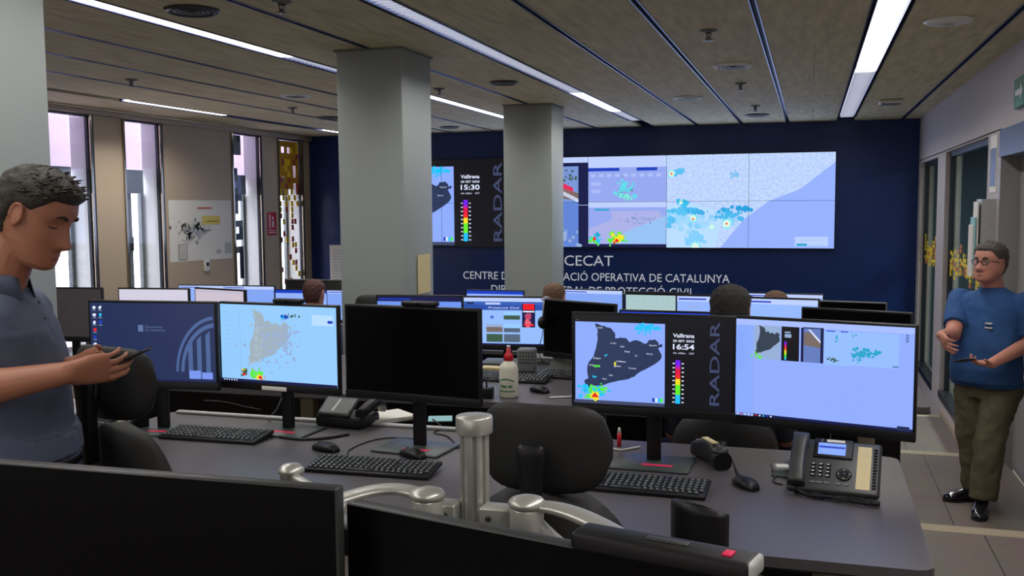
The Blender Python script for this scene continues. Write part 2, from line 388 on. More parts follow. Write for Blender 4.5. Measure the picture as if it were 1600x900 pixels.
# back wall with glossy navy finish
mb = MB(); mb.box((XL - .1, YB, -.9), (XR + .1, YB + .12, CEIL + .1), M['navy'])
for gx in (-6.9, -5.95, -4.9, -1.0, .62): mb.box((gx - .002, YB - .0015, -.54), (gx + .002, YB, CEIL), M['navydark'])
struct(mb, 'wall_back')
mb = MB(); mb.box((XL - .1, YN - .12, -.9), (XR + .1, YN, CEIL + .1), M['beige']); struct(mb, 'wall_near')

# right wall with two glazed openings and a door recess
WB = [(11.95, 13.72, -.15, 2.47), (8.68, 11.29, -.09, 2.49)]
DY0, DY1, DZ = 6.55, 8.13, 2.50
T = .16
mb = MB()
mb.box((XR, YN, CEIL - .56), (XR + T, YB, CEIL + .05), M['wallr'])
for a, b in ((YN, DY0), (DY1, 8.68), (11.29, 11.95), (13.72, YB)): mb.box((XR, a, -.9), (XR + T, b, CEIL - .55), M['wallr'])
for (a, b, z0, z1) in WB:
    mb.box((XR, a, -.9), (XR + T, b, z0), M['wallr']); mb.box((XR, a, z1), (XR + T, b, CEIL - .55), M['wallr'])
struct(mb, 'wall_right')
mb = MB()
for a, b, z in ((DY1, 8.25, 0), (8.25, 11.05, -.27), (11.05, YB, -.54), (YN, 5.45, .28), (5.45, DY0, 0)):
    mb.rbox((XR - .014, a, z), (XR, b, z + .09), .004, M['skirt'])
struct(mb, 'baseboard_right')
for i, (a, b, z0, z1) in enumerate(WB):
    w = MB(); fx0, fx1 = XR + .045, XR + .10
    w.box((fx0, a, z0), (fx1, a + .05, z1), M['darkframe']); w.box((fx0, b - .05, z0), (fx1, b, z1), M['darkframe'])
    w.box((fx0, a, z1 - .05), (fx1, b, z1), M['darkframe']); w.box((XR - .01, a, z0 - .02), (fx1, b, z0 + .05), M['darkframe'])
    wo = struct(w, 'window_%d' % (i + 1))
    MB().box((XR + .068, a + .05, z0 + .05), (XR + .076, b - .05, z1 - .05), M['glassdk']).build('glass_pane', wo)
    # strips of coloured film across the glass
    f = MB(); rd = random.Random(i + 3); y = a + .08
    while y < b - .12:
        hh = .20 + .16 * rd.random(); zz = 1.16 + .05 * rd.random() + (.05 if int(y * 7) % 2 else 0)
        n = int(hh / .045)
        for k in range(n):
            if rd.random() < .82: f.box((XR + .064, y, zz + k * .045), (XR + .0675, y + .075, zz + k * .045 + .036), M['yellow'] if rd.random() < .8 else M['orange'])
        y += .105 if rd.random() < .7 else .19
    f.build('coloured_film_strip', wo, 'yellow and orange film squares on the glass')
# the dim room next door behind the glass
mb = MB(); X2 = 4.2
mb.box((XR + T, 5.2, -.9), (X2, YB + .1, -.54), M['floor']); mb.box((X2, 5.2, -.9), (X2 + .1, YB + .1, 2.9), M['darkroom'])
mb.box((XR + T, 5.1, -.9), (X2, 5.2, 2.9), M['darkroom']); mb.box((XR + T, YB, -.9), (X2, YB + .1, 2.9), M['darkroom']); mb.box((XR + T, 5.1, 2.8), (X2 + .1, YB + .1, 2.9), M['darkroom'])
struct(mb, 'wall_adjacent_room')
area('adjacent_room_lamp', (3.0, 10.2, 2.7), .6, 3.0, 150, (.93, 1.0, .96))
# door
mb = MB(); DX = XR + .13
mb.box((XR - .006, DY1 - .06, -.0), (XR + T, DY1, 2.30), M['door']); mb.box((XR - .006, DY0, 0), (XR + T, DY0 + .06, 2.30), M['door'])
mb.box((XR - .012, DY0, 2.30), (XR + T, DY1, DZ), M['greyframe'])
d = struct(mb, 'door_1')
lf = MB().box((DX, DY0 + .05, -.02), (DX + .045, DY1 - .05, 2.32), M['door']); lf.box((DX - .002, 7.20, .02), (DX, 7.206, 2.29), M['darkframe']); lf.build('door_leaf', d)
MB().box((DX - .004, 7.32, .95), (DX, 7.72, 2.05), M['paper']).build('notice_sheet', d, 'white sheet fixed to the grey door')
MB().tube([(DX, 7.12, .98), (DX - .05, 7.12, .98), (DX - .05, 7.0, .98)], .01, M['metal']).build('door_handle', d)

# left wall: beige panels between tall deep windows
WL = [(7.72, 9.03), (9.62, 10.24), (11.84, 12.50), (13.05, 13.70)]
ZT = 2.985; ZS = .16
mb = MB(); LX = XL - .035
ys = [YN] + [v for w in WL for v in w] + [YB]
for k in range(0, len(ys), 2): mb.box((LX, ys[k], -.9), (XL, ys[k + 1], ZT), M['beige'])
for a, b in WL: mb.box((LX, a, -.9), (XL, b, ZS), M['beige'])
mb.box((LX, YN, ZT), (XL, YB, CEIL + .1), M['beige'])
struct(mb, 'wall_left')
struct(MB().rbox((XL - .01, YN, 2.99), (XL + .06, YB - .01, CEIL - .005), .008, M['skirt']), 'trim_12')
OX = XL - .24                                     # outer plane of the deep reveals
for i, (a, b) in enumerate(WL):
    w = MB()
    # white reveals behind the inner line
    w.box((OX, a - .05, ZS), (LX, a, ZT), M['white']); w.box((OX, b, ZS), (LX, b + .05, ZT), M['white'])
    w.box((OX, a, ZT), (LX, b, ZT + .04), M['white']); w.box((OX, a, ZS - .05), (LX, b, ZS), M['white'])
    # outer frame + mullion
    for y0, y1 in ((a, a + .045), (b - .05, b), ((a + b) / 2 - .03 + .05, (a + b) / 2 + .035 + .05)): w.box((OX - .05, y0, ZS), (OX, y1, 2.15), M['mgrey'])
    wo = struct(w, 'window_%d' % (i + 3))
    MB().box((OX - .03, a + .045, ZS), (OX - .022, b - .05, 2.15), M['glass']).build('outer_glass', wo)
    MB().box((OX - .012, a - .03, 2.38), (OX - .009, b + .03, ZT + .03), M['blindt']).build('upper_panel', wo)
    MB().rbox((OX - .05, a + .01, 2.14), (OX + .09, b - .10, 2.42), .01, M['cassette']).build('blind_cassette', wo, 'grey roller blind box')
    t = MB()
    for y0 in (a - .0, b - .015): t.box((XL - .03, y0, ZS), (XL + .006, y0 + .015, ZT), M['darkframe'])
    t.box((XL - .02, b, ZS), (XL + .03, b + .035, ZT), M['chrome']); t.box((XL - .02, b + .05, ZS), (XL + .02, b + .07, ZT), M['darkframe'])
    t.box((XL - .02, a - .03, ZS), (XL + .02, a, ZT), M['chrome']); t.box((XL - .05, a, ZT - .02), (XL + .005, b, ZT), M['darkframe'])
    t.build('polished_edge_trim', wo)
    if i < 2:
        h = MB().rbox((OX + .0, (a + b) / 2 + .04, 1.45), (OX + .03, (a + b) / 2 + .07, 1.62), .008, M['black']); h.build('window_handle', wo)
    MB().box((XL - .030, a + .015, ZS), (XL - .024, b - .015, ZT - .02), M['glass']).build('inner_glass', wo)
    if i >= 2:                                    # coloured square films
        rd = random.Random(4 + i); f = MB(); n = 4 if i == 2 else 7; cw = (b - a - .06) / n
        if i == 2: cw = .10
        rows = 31; rh = (ZT - .03 - ZS) / rows
        for r in range(rows):
            z = ZT - .03 - (r + 1) * rh
            for c in range(2 if i == 2 else n):
                y = a + .03 + c * cw
                if i == 2:
                    if rd.random() < (.8 if r in (0, 1, 2, 8, 9, 13, 15, 17, 19, 21, 23, 25) else .30):
                        f.box((XL - .016, y, z), (XL - .013, y + cw, z + rh), M['darkframe'] if rd.random() < .6 else M['mgrey'])
                else:
                    if r < 8: fill = rd.random() < (.95 if r in (0, 3, 4) else .78)
                    elif r < 11: fill = (r + c) % 2 == 0
                    else: fill = rd.random() < .26
                    if fill: f.box((XL - .016, y, z + (0 if r < 8 else .01)), (XL - .013, y + cw * (1 if r < 8 else .8), z + rh), M['mustard'] if r < 8 and rd.random() < .75 else (M['yellow'] if rd.random() < .5 else M['redfilm']))
        if f.v: f.build('coloured_film_square', wo, 'coloured squares of film stuck on the glass')
# facade across the gap and ground outside
mb = MB(); mb.box((XL - 2.6, 5.5, -1.5), (XL - 2.4, 16.5, 5.5), M['extwall']); mb.box((XL - 2.6, 5.5, -1.6), (XL - .5, 16.5, -1.5), M['extwall'])
for y in (9.05, 10.55): mb.box((XL - 2.4, y, -1.5), (XL - 2.2, y + .22, 3.2), M['white'])
struct(mb, 'wall_outside')

# pillars
for i, (x0, x1, y0, y1) in enumerate(((-3.25, -2.74, 2.46, 3.06), (-3.22, -2.72, 6.36, 6.90), (-3.25, -2.70, 10.38, 10.90))):
    z = (.28, 0, -.27)[i]
    p = MB().rbox((x0, y0, z), (x1, y1, CEIL), .012, M['pillar'], seg=3)
    p.box((x0 - .012, y0 - .012, CEIL - .012), (x1 + .012, y1 + .012, CEIL + .002), M['mgrey']); p.rbox((x0 - .01, y0 - .01, z), (x1 + .01, y1 + .01, z + .08), .004, M['mgrey'])
    o = p.build('pillar')
    tag(o, ('grey square pillar behind the man with the phone at the left edge', 'wide grey square pillar left of the room centre, ceiling high',
            'slimmer looking grey square pillar in front of the video wall')[i], 'pillar', kind='structure')

# ------------------------------------------------------------------ ceiling fittings
LSEG = {0: [(-1.6, 8.9, 1), (8.9, 13.45, 0)], 1: [(-1.6, 3.2, 1), (3.2, 9.6, 0), (9.6, 11.6, 1), (11.6, 12.95, 0)],
        2: [(-1.6, 6.55, 1), (6.55, 9.3, 0), (9.3, 12.05, 1)], 3: [(8.6, 10.4, 1), (12.9, 13.6, 1)]}
LLAB = ['long bright recessed ceiling light running toward the right end of the video wall', 'long recessed ceiling light above the room centre, passing over both pillars\' right side',
        'recessed ceiling light on the left that passes behind the wide pillar', 'short recessed ceiling light nearest the tall windows']
for i, (lx, lw) in enumerate(LIGHTS):
    t = thing('linear_ceiling_light', LLAB[i], 'ceiling light', (lx, LSEG[i][0][0], CEIL), 0, 'recessed linear lights')
    y0 = LSEG[i][0][0]; y1 = LSEG[i][-1][1]; h = MB(); w2 = lw / 2 + .025
    h.box((-w2, 0, .05), (w2, y1 - y0, .062), M['lamphouse'])
    for s in (-1, 1): h.box((s * w2 - .004, 0, -.004), (s * w2 + .004, y1 - y0, .06), M['lamphouse']); h.box((s * (lw / 2 + .004) - .003, 0, -.002), (s * (lw / 2 + .004) + .003, y1 - y0, .05), M['grooveedge'])
    h.build('housing', t)
    for a, b, on in LSEG[i]:
        zz = .001 if on else .018; MB().box((-lw / 2 + .008, a - y0 + .02, zz), (lw / 2 - .008, b - y0 - .02, zz + .012), M['lamp'] if on else M['lampdim']).build('diffuser', t, 'bright lit tube cover' if on else 'dim louvred tube cover')
        if not on:
            l = MB(); y = a - y0 + .05
            while y < b - y0: l.box((-lw / 2 + .008, y, .001), (lw / 2 - .008, y + .006, .017), M['louvre']); y += .065
            l.build('louvre', t)
def vent(loc, r, label, lit=True):
    t = thing('round_air_vent', label, 'air vent', (loc.x, loc.y, CEIL), 0, 'round ceiling vents')
    MB().lathe([(r, .002), (r, -.008), (r * .86, -.022), (r * .78, -.018), (r * .76, .002)], M['ring'] if lit else M['dgrey'], 36).build('ring', t)  # lit rings get a paler colour in place of caught light
    c = MB(); c.lathe([(r * .74, 0), (r * .74, -.006), (0.001, -.006)], M['lamphouse'], 30)
    for q in (.6, .42, .22): c.lathe([(r * q + .006, -.004), (r * q + .01, -.014), (r * q - .006, -.012), (r * q - .006, -.004)], M['dgrey'], 30)
    c.build('diffuser_cone', t); return t
for px, py, r, lab, lit in ((1145, 102, .155, 'largest round ceiling vent with a light ring, nearest the right light', 1), (1075, 152, .15, 'round ceiling vent with a light ring, second from the video wall', 1),
        (1183, 179, .15, 'dark round vent close to the video wall', 0), (462, 149, .15, 'round ceiling vent with a pale ring left of the wide pillar', 1),
        (300, 15, .15, 'dark round vent at the top edge above the left light', 0), (515, 183, .15, 'dark round vent close to the left edge of the wide pillar', 0), (787, 128, .13, 'small dark vent between the two pillars', 0), (702, 198, .14, 'dark round vent beside the wide pillar near the video wall', 0)):
    vent(at(px, py, Z=CEIL), r, lab, lit)
def sprinkler(loc, label):
    t = thing('ceiling_sprinkler', label, 'sprinkler', (loc.x, loc.y, CEIL), 0, 'ceiling sprinklers')
    MB().lathe([(.055, .001), (.055, -.006), (.03, -.016), (.02, -.016)], M['mgrey'], 24).build('escutcheon', t)
    b = MB().lathe([(.018, -.01), (.018, -.04), (.010, -.045), (.010, -.055)], M['metal'], 16); b.lathe([(.032, -.060), (.034, -.064), (.006, -.067)], M['metal'], 20)
    for s in (-1, 1): b.tube([(s * .012, 0, -.04), (s * .016, 0, -.052), (s * .004, 0, -.062)], .003, M['metal'], 6)
    b.build('sprinkler_head', t)
for px, py, lab in ((1107, 47, 'metal ceiling sprinkler nearest the top edge, left of the bright right light'), (1157, 130, 'small metal ceiling sprinkler below the largest round vent'), (1180, 165, 'ceiling sprinkler closest to the video wall'),
                    (205, 124, 'ceiling sprinkler above the tall windows on the left'), (457, 168, 'tiny ceiling sprinkler left of the wide pillar'), (440, 2, 'ceiling sprinkler cut by the top edge near the left light'), (686, 138, 'pale ceiling sprinkler just right of the wide pillar')):
    sprinkler(at(px, py, Z=CEIL), lab)
p = at(1482, 30, Z=CEIL); t = thing('smoke_detector', 'pale round disc on the ceiling at upper right', 'smoke detector', (p.x, p.y, CEIL))
MB().lathe([(.14, .001), (.14, -.012), (.125, -.024), (.06, -.03), (.001, -.03)], M['white'], 32).build('disc', t); MB().lathe([(.035, -.028), (.035, -.036), (.001, -.036)], M['lgrey'], 20).build('cap', t)
p = at(1392, 156, Z=CEIL); t = thing('wireless_access_point', 'pale square box on the ceiling near the video wall\'s right end', 'access point', (p.x, p.y, CEIL))
MB().rbox((-.12, -.12, -.045), (.12, .12, -.001), .02, M['white'], 3).build('housing', t); MB().rbox((-.1, -.1, -.05), (.1, .1, -.044), .003, M['mgrey']).build('cover', t)

# ------------------------------------------------------------------ right wall fittings
p0 = at(1545, 290, X=XR); p1 = at(1562, 375, X=XR)
t = thing('blue_poster', 'narrow blue and white poster on the right wall beside the grey door', 'poster', (XR - .001, 8.4, 2.06))
q = MB().box((-.004, -.14, -.02), (0, .14, .42), M['paper']); q.build('sheet', t); MB().box((-.006, -.12, .03), (-.004, .12, .32), M['greyframe']).build('picture', t)
t = thing('leaflet_holder', 'wall holder full of pale leaflets beside the grey door', 'leaflet holder', (XR - .001, 8.36, 1.55))
MB().box((-.10, -.12, 0), (-.0, .12, .44), M['lgrey']).build('box', t)
for k, (dx, z0, c) in enumerate(((-.115, .02, 'paper'), (-.13, -.10, 'cyanpaper'), (-.14, -.16, 'paper'))): MB().box((dx - .01, -.11 + .02 * k, z0), (dx, .10 + .02 * k, z0 + .40), M[c]).build('leaflet', t)
t = thing('exit_sign', 'green exit sign high on the right wall at the frame edge', 'sign', (XR - .001, 7.35, 2.60))
MB().rbox((-.03, -.17, 0), (0, .17, .2), .004, M['green']).build('sign_box', t)
a = MB(); a.box((-.032, -.05, .08), (-.03, .12, .12), M['white']); a.prism([(-.13, .1), (-.05, .04), (-.05, .16)], -.0325, -.0305, M['white'], R=Matrix(((0, 0, 1), (1, 0, 0), (0, 1, 0)))); a.build('arrow', t)

# ------------------------------------------------------------------ left wall fittings
def wallpic(y0, z0, w, h):  # returns a Pic rotated for the left wall (faces +x); x right -> +y
    return Pic(0, 0, w, h, .0006)
t = thing('site_plan_poster', 'large white site plan sheet with yellow block pinned to the beige left wall', 'poster', (XL + .004, 10.39, 1.27), PI / 2)
W_, H_ = 1.37, .79
MB().add([(0, .001, .02), (W_, .001, -.0), (W_, -.003, H_), (0, -.003, H_), (0, .003, .02), (W_, .003, 0), (W_, .0, H_), (0, .0, H_)], [(0, 1, 2, 3), (7, 6, 5, 4), (0, 4, 5, 1), (1, 5, 6, 2), (2, 6, 7, 3), (3, 7, 4, 0)], M['paper']).build('sheet', t)
q = Pic(0, 0, W_, H_, .0006, y=-.006)
q.rect(.43, .86, .66, .885, M['mapred'])
q.spray(.33, .58, .12, .05, 70, .012, M['maproad'], 2); q.spray(.30, .42, .06, .05, 40, .010, M['maproad'], 3)
q.poly([(.30, .34), (.38, .50), (.45, .34), (.52, .5), (.6, .52), (.36, .56), (.22, .5)], M['lgrey']); q.spray(.55, .50, .06, .03, 40, .006, M['maproad'], 9); q.rect(.12, .05, .26, .30, M['maproad'])
q.up(); q.rect(.14, .07, .245, .285, M['paper']); q.rect(.50, .60, .80, .74, M['mapyel']); q.rect(.56, .645, .78, .655, M['maproad'])
for k in range(9): q.rect(.145, .09 + k * .021, .24, .096 + k * .021, M['maproad'])
q.rect(.87, .10, .98, .28, M['lgrey']); q.rect(.72, .12, .8, .17, M['lgrey']); q.build('printed_plan', t)
t = thing('wall_thermostat', 'small white thermostat under the site plan sheet', 'thermostat', (XL + .001, 11.14, 1.13), PI / 2)
MB().rbox((-.055, -.03, 0), (.055, 0, .15), .008, M['white']).build('case', t); MB().box((-.03, -.032, .07), (.03, -.029, .12), M['black']).build('dial', t)
t = thing('fire_sign', 'red fire equipment sign between the two narrow right hand windows', 'sign', (XL + .001, 12.69, 1.55), PI / 2)
MB().rbox((0, -.006, 0), (.25, 0, .34), .002, M['redsign']).build('panel', t)
q = Pic(0, 0, .25, .34, .0006, y=-.0066); q.rect(.2, .3, .32, .9, M['white']); q.blob(.58, .75, .1, M['white'], 1, .1); q.rect(.5, .35, .72, .62, M['white']); q.rect(.1, .1, .9, .14, M['white']); q.rect(.1, .2, .9, .23, M['white']); q.build('pictogram', t)
def paper_on_back(nm, lab, x0, x1, z0, z1, y=YB - .001):
    t = thing(nm, lab, 'poster', (x0, y, z0)); MB().box((0, -.004, 0), (x1 - x0, 0, z1 - z0), M['paper']).build('sheet', t)
    q = Pic(0, 0, x1 - x0, z1 - z0, .001, y=-.006)
    for k in range(12): q.rect(.12, .88 - k * .06, .5 + .3 * ((k * 7) % 5) / 5, .895 - k * .06, M['lgrey'])
    q.build('printed_lines', t)
paper_on_back('notice_sheet', 'tall white notice on the navy wall just left of the wide pillar', -7.27, -6.80, .60, 1.36)
pq = at(653, 460, X=-2.714); pr = at(674, 396, X=-2.714); t = thing('notice_sheet', 'cream notice hung on the right face of the wide grey pillar', 'poster', (-2.714, pq.y, pq.z), PI / 2)
MB().box((0, -.004, 0), (min(.24, 6.88 - pq.y), 0, pr.z - pq.z), M['cream']).build('sheet', t)

# ------------------------------------------------------------------ screens' pictures
SKY = glow((128, 158, 255)); SEA = glow((142, 172, 255)); WHT = glow((190, 208, 255)); PALE = glow((158, 190, 255), 1.15); BLK = glow((5, 5, 14)); LAND = glow((38, 52, 88))
CYA = glow((30, 195, 250)); GRN = glow((90, 235, 60)); YEL = glow((240, 230, 40)); RED = glow((235, 25, 35)); PUR = glow((120, 30, 235)); DNAVY = glow((28, 42, 84)); LNAVY = glow((72, 98, 150))
TXT = glow((225, 232, 255)); GREYT = glow((62, 70, 104)); MIDB = glow((20, 60, 190)); TASK = glow((14, 20, 70)); LBLUE = glow((150, 205, 255)); GREYM = glow((150, 175, 215)); TEAL = glow((40, 165, 205)); DGRN = glow((60, 90, 70)); BRN = glow((120, 105, 100))
CAT = [(245, 120), (300, 140), (340, 150), (385, 165), (405, 190), (410, 240), (455, 232), (500, 235), (530, 270), (570, 252), (620, 260), (660, 280), (690, 245), (740, 238), (770, 265), (770, 285), (800, 275), (800, 300), (765, 310), (785, 350), (795, 385), (760, 430), (700, 470), (620, 515), (570, 560), (530, 580), (440, 600), (370, 620), (300, 650), (220, 650), (170, 690), (150, 715), (165, 660), (150, 610), (185, 590), (175, 510), (190, 450), (230, 400), (250, 330), (265, 250), (265, 190), (250, 150)]
CATN = [((x - 75) / 745, 1 - (y - 108) / 667) for x, y in CAT]
def cat(q, u0, v0, u1, v1, m):
    pts = []; n = len(CATN); rd = random.Random(5)
    for i in range(n):
        a = CATN[i]; b = CATN[(i + 1) % n]
        pts.append(a); pts.append(((a[0] + b[0]) / 2 + rd.uniform(-.008, .008), (a[1] + b[1]) / 2 + rd.uniform(-.008, .008)))
    return q.poly([(u0 + (u1 - u0) * x, v0 + (v1 - v0) * y) for x, y in pts], m)
def radar_picture(q, hour, date):
    M_ = .585
    q.rect(0, 0, 1, 1, BLK).up()
    q.rect(.01, .05, M_, .925, SEA).rect(.0, .012, M_, .05, GREYT); q.text(' ...', .02, .945, .02, TXT).up()
    mu = lambda x: .01 + (M_ - .01) * x; mv = lambda y: .05 + .875 * y
    q.spray(mu(.80), mv(.945), .035, .016, 45, .009, CYA, 5); q.spray(mu(.76), mv(.89), .03, .015, 12, .006, CYA, 6)
    cat(q, .01, .05, M_, .925, LAND).up()
    q.spray(mu(.20), mv(.12), .045, .03, 55, .010, CYA, 7).up(); q.spray(mu(.27), mv(.13), .035, .028, 26, .009, GRN, 8); q.spray(mu(.14), mv(.03), .012, .012, 8, .007, GRN, 1)
    q.spray(mu(.24), mv(.44), .012, .005, 8, .006, GRN, 9); q.spray(mu(.45), mv(.48), .003, .012, 5, .005, YEL, 10); q.spray(mu(.35), mv(.575), .004, .01, 4, .004, CYA, 11)
    q.spray(mu(.21), mv(.29), .012, .01, 5, .004, CYA, 14)
    q.up(); q.blob(mu(.225), mv(.055), .030, YEL, 3, .35).up(); q.poly([(mu(.18), mv(.035)), (mu(.27), mv(.035)), (mu(.225), mv(.10))], RED)
    for n_, (x, y) in zip(('Vielha', 'La Seu', 'Berga', 'Olot', 'Figueres', 'Vic', 'Girona', 'Balaguer', 'Lleida', 'Cervera', 'Manresa', 'Igualada', 'Terrassa', 'Valls', 'Reus'),
                          ((.25, .92), (.4, .73), (.56, .63), (.51, .69), (.83, .72), (.67, .58), (.80, .61), (.21, .53), (.16, .44), (.46, .5), (.49, .50), (.44, .44), (.60, .42), (.38, .32), (.31, .27))):
        q.text(n_, mu(x), mv(y), .018, TXT)
    for k, c in enumerate((MIDB, TXT, CYA, GRN)): q.rect(mu(.865 + k * .03), mv(.015), mu(.893 + k * .03), mv(.065), c)
    q.text('Vallirana', .635, .785, .042, TXT, width=.132, bold=.022); q.text(date, .635, .735, .024, TXT, width=.132, bold=.022); q.text(hour, .635, .655, .058, TXT, width=.132, bold=.022)
    q.text('Alt. 600m', .635, .605, .018, TXT, width=.078); q.text('CET', .735, .605, .018, TXT, width=.032)
    for k in range(30):
        t = k / 29; c = (30, 190, 250) if t < .2 else (100, 240, 40) if t < .42 else (245, 225, 30) if t < .58 else (240, 40, 40) if t < .68 else (225, 20, 70) if t < .8 else (190, 20, 170) if t < .87 else (110, 30, 240)
        q.rect(.652, .06 + .46 * t, .682, .06 + .46 * (t + .036), glow(c))
    for k in range(10):
        v = .07 + k * .047
        for u in (.634, .69): q.rect(u, v, u + .014, v + .012, TXT)
    q.text('RADAR', .92, .06, .105, GREYT, rot=1, width=.52, bold=.008)
def radar_text_fix(w, h): pass
def weather_web(q, blobs=True):
    """pale weather map page"""
    q.rect(0, 0, 1, 1, LBLUE).up()
    cat(q, .20, .12, .62, .96, glow((160, 178, 190))).up()
    q.spray(.50, .5, .10, .16, 90, .009, GREYM, 2); q.spray(.56, .62, .07, .08, 50, .008, GREYM, 21)
    q.spray(.32, .5, .03, .22, 30, .013, glow((168, 186, 200)), 3)
    q.up(); q.spray(.56, .865, .02, .012, 14, .008, MIDB, 4); q.spray(.63, .875, .045, .008, 16, .006, DGRN, 5); q.spray(.545, .86, .01, .01, 6, .008, CYA, 6)
    q.spray(.21, .13, .018, .025, 14, .011, DGRN, 7); q.spray(.32, .10, .03, .03, 26, .012, GRN, 8); q.up(); q.spray(.33, .08, .015, .02, 10, .010, YEL, 9).up(); q.spray(.345, .07, .01, .012, 6, .008, RED, 10); q.spray(.205, .10, .006, .012, 4, .007, RED, 12); q.spray(.2, .16, .01, .01, 5, .006, YEL, 12)
    q.rect(.80, .77, .975, .90, glow((185, 222, 255))); q.up(); q.rect(.93, .80, .972, .835, MIDB)
    for k in range(8): q.rect(.04, .90 - k * .06, .10, .905 - k * .06, GREYM)
    q.rect(.175, .08, .178, .95, GREYM); q.rect(0, 0, 1, .035, TASK).up()
    for k in range(6): q.rect(.02 + k * .022, .01, .03 + k * .022, .026, TXT)
def desktop(q):
    q.rect(0, 0, 1, 1, DNAVY).up()
    # shield with pale bars entering from the right
    C_ = (1.02, .12)
    def arc(r0, r1, a0, a1, m, n=26):
        asp = q.w / q.h
        o = [(C_[0] + r1 * math.cos(a0 + (a1 - a0) * k / n) , C_[1] + r1 * asp * 1.25 * math.sin(a0 + (a1 - a0) * k / n)) for k in range(n + 1)]
        i_ = [(C_[0] + r0 * math.cos(a0 + (a1 - a0) * k / n), C_[1] + r0 * asp * 1.25 * math.sin(a0 + (a1 - a0) * k / n)) for k in range(n, -1, -1)]
        q.poly([(min(.995, u), min(1, v)) for u, v in o + i_], m)
    arc(.315, .335, PI / 2 + .1, PI - .02, LNAVY); arc(.27, .295, PI / 2 + .1, PI - .02, LNAVY)
    for u0, u1 in ((.785, .82), (.855, .89), (.925, .96)):
        q.poly([(u0, .06), (u1, .06), (u1, .50 + (u1 - .78) * .9), (u0, .47 + (u0 - .78) * .9)], LNAVY)
        q.rect(.39, .635, .43, .72, glow((96, 118, 160))); q.text('Generalitat', .445, .685, .028, glow((96, 118, 160)), width=.14); q.text('de Catalunya', .445, .645, .028, glow((96, 118, 160)), width=.16)
    q.up(); q.rect(.79, .045, .88, .15, glow((120, 150, 240))); q.rect(.89, .045, .975, .13, glow((120, 150, 240)))
    ic = (TXT, TXT, TXT, CYA, TXT, MIDB, RED, None, MIDB, None, TXT, None)
    for k, c in enumerate(ic):
        if c: q.blob(.035 + .05 * (k % 2), .935 - .095 * (k // 2), .013, c, k, .25, 10); q.rect(.02 + .05 * (k % 2), .895 - .095 * (k // 2), .05 + .05 * (k % 2), .902 - .095 * (k // 2), GREYM)
    q.rect(0, 0, 1, .025, TASK)
def wall_software(q):
    q.rect(0, 0, 1, 1, glow((146, 174, 255))).up()
    q.rect(0, .94, 1, 1, glow((168, 190, 255))); q.rect(0, 0, .115, .94, glow((140, 172, 255))); q.rect(0, 0, 1, .03, TASK).up()
    for k in range(10): q.rect(.02 + k * .022, .008, .03 + k * .022, .022, (TXT, RED, TXT, TXT, TXT, RED, TXT, CYA, MIDB, TXT)[k])
    q.rect(.92, .006, .985, .05, DNAVY)
    q.rect(.12, .60, .272, .945, GREYM); q.rect(.278, .60, .38, .945, BLK); q.rect(.39, .60, .405, .945, TASK); q.rect(.405, .60, .50, .945, glow((100, 125, 190))); q.rect(.50, .60, .517, .95, TASK)
    q.rect(.405, .935, .51, .95, TASK); q.rect(.52, .59, .66, .93, glow((150, 190, 255))); q.rect(.66, .60, .92, .93, glow((150, 190, 255))).up()
    cat(q, .11, .60, .275, .95, glow((48, 62, 78))); q.spray(.142, .635, .01, .02, 10, .006, GRN, 2)
    for k in range(8): q.rect(.296, .61 + k * .023, .308, .633 + k * .023, glow(((30, 190, 250), (60, 220, 60), (150, 240, 40), (245, 225, 30), (240, 120, 40), (230, 30, 60), (190, 20, 170), (110, 30, 240))[k]))
    q.rect(.297, .835, .335, .87, GREYM); q.rect(.297, .88, .33, .895, GREYM)
    q.poly([(.407, .77), (.5, .75), (.5, .80), (.44, .90), (.407, .9)], BRN); q.poly([(.43, .93), (.44, .93), (.5, .82), (.5, .79)], TXT)
    q.rect(.53, .92, .58, .93, MIDB); q.rect(.61, .92, .65, .93, MIDB); q.spray(.59, .86, .008, .02, 8, .004, TEAL, 3); q.spray(.56, .645, .02, .012, 12, .005, DGRN, 4)
    q.spray(.72, .72, .03, .02, 26, .010, TEAL, 5); q.spray(.79, .74, .02, .01, 12, .008, TEAL, 6); q.spray(.71, .65, .01, .02, 8, .005, TEAL, 8); q.spray(.68, .9, .01, .01, 4, .004, TEAL, 9)
    q.rect(.89, .612, .92, .62, DNAVY); q.rect(.1145, .03, .1165, .94, GREYM)
    for k in range(16): q.rect(.02, .86 - k * .025, .05 + .03 * ((k * 3) % 4) / 4, .864 - k * .025, glow((120, 150, 235)))
    for k in range(4): q.rect(.955, .86 + k * .02, .97, .868 + k * .02, DNAVY)
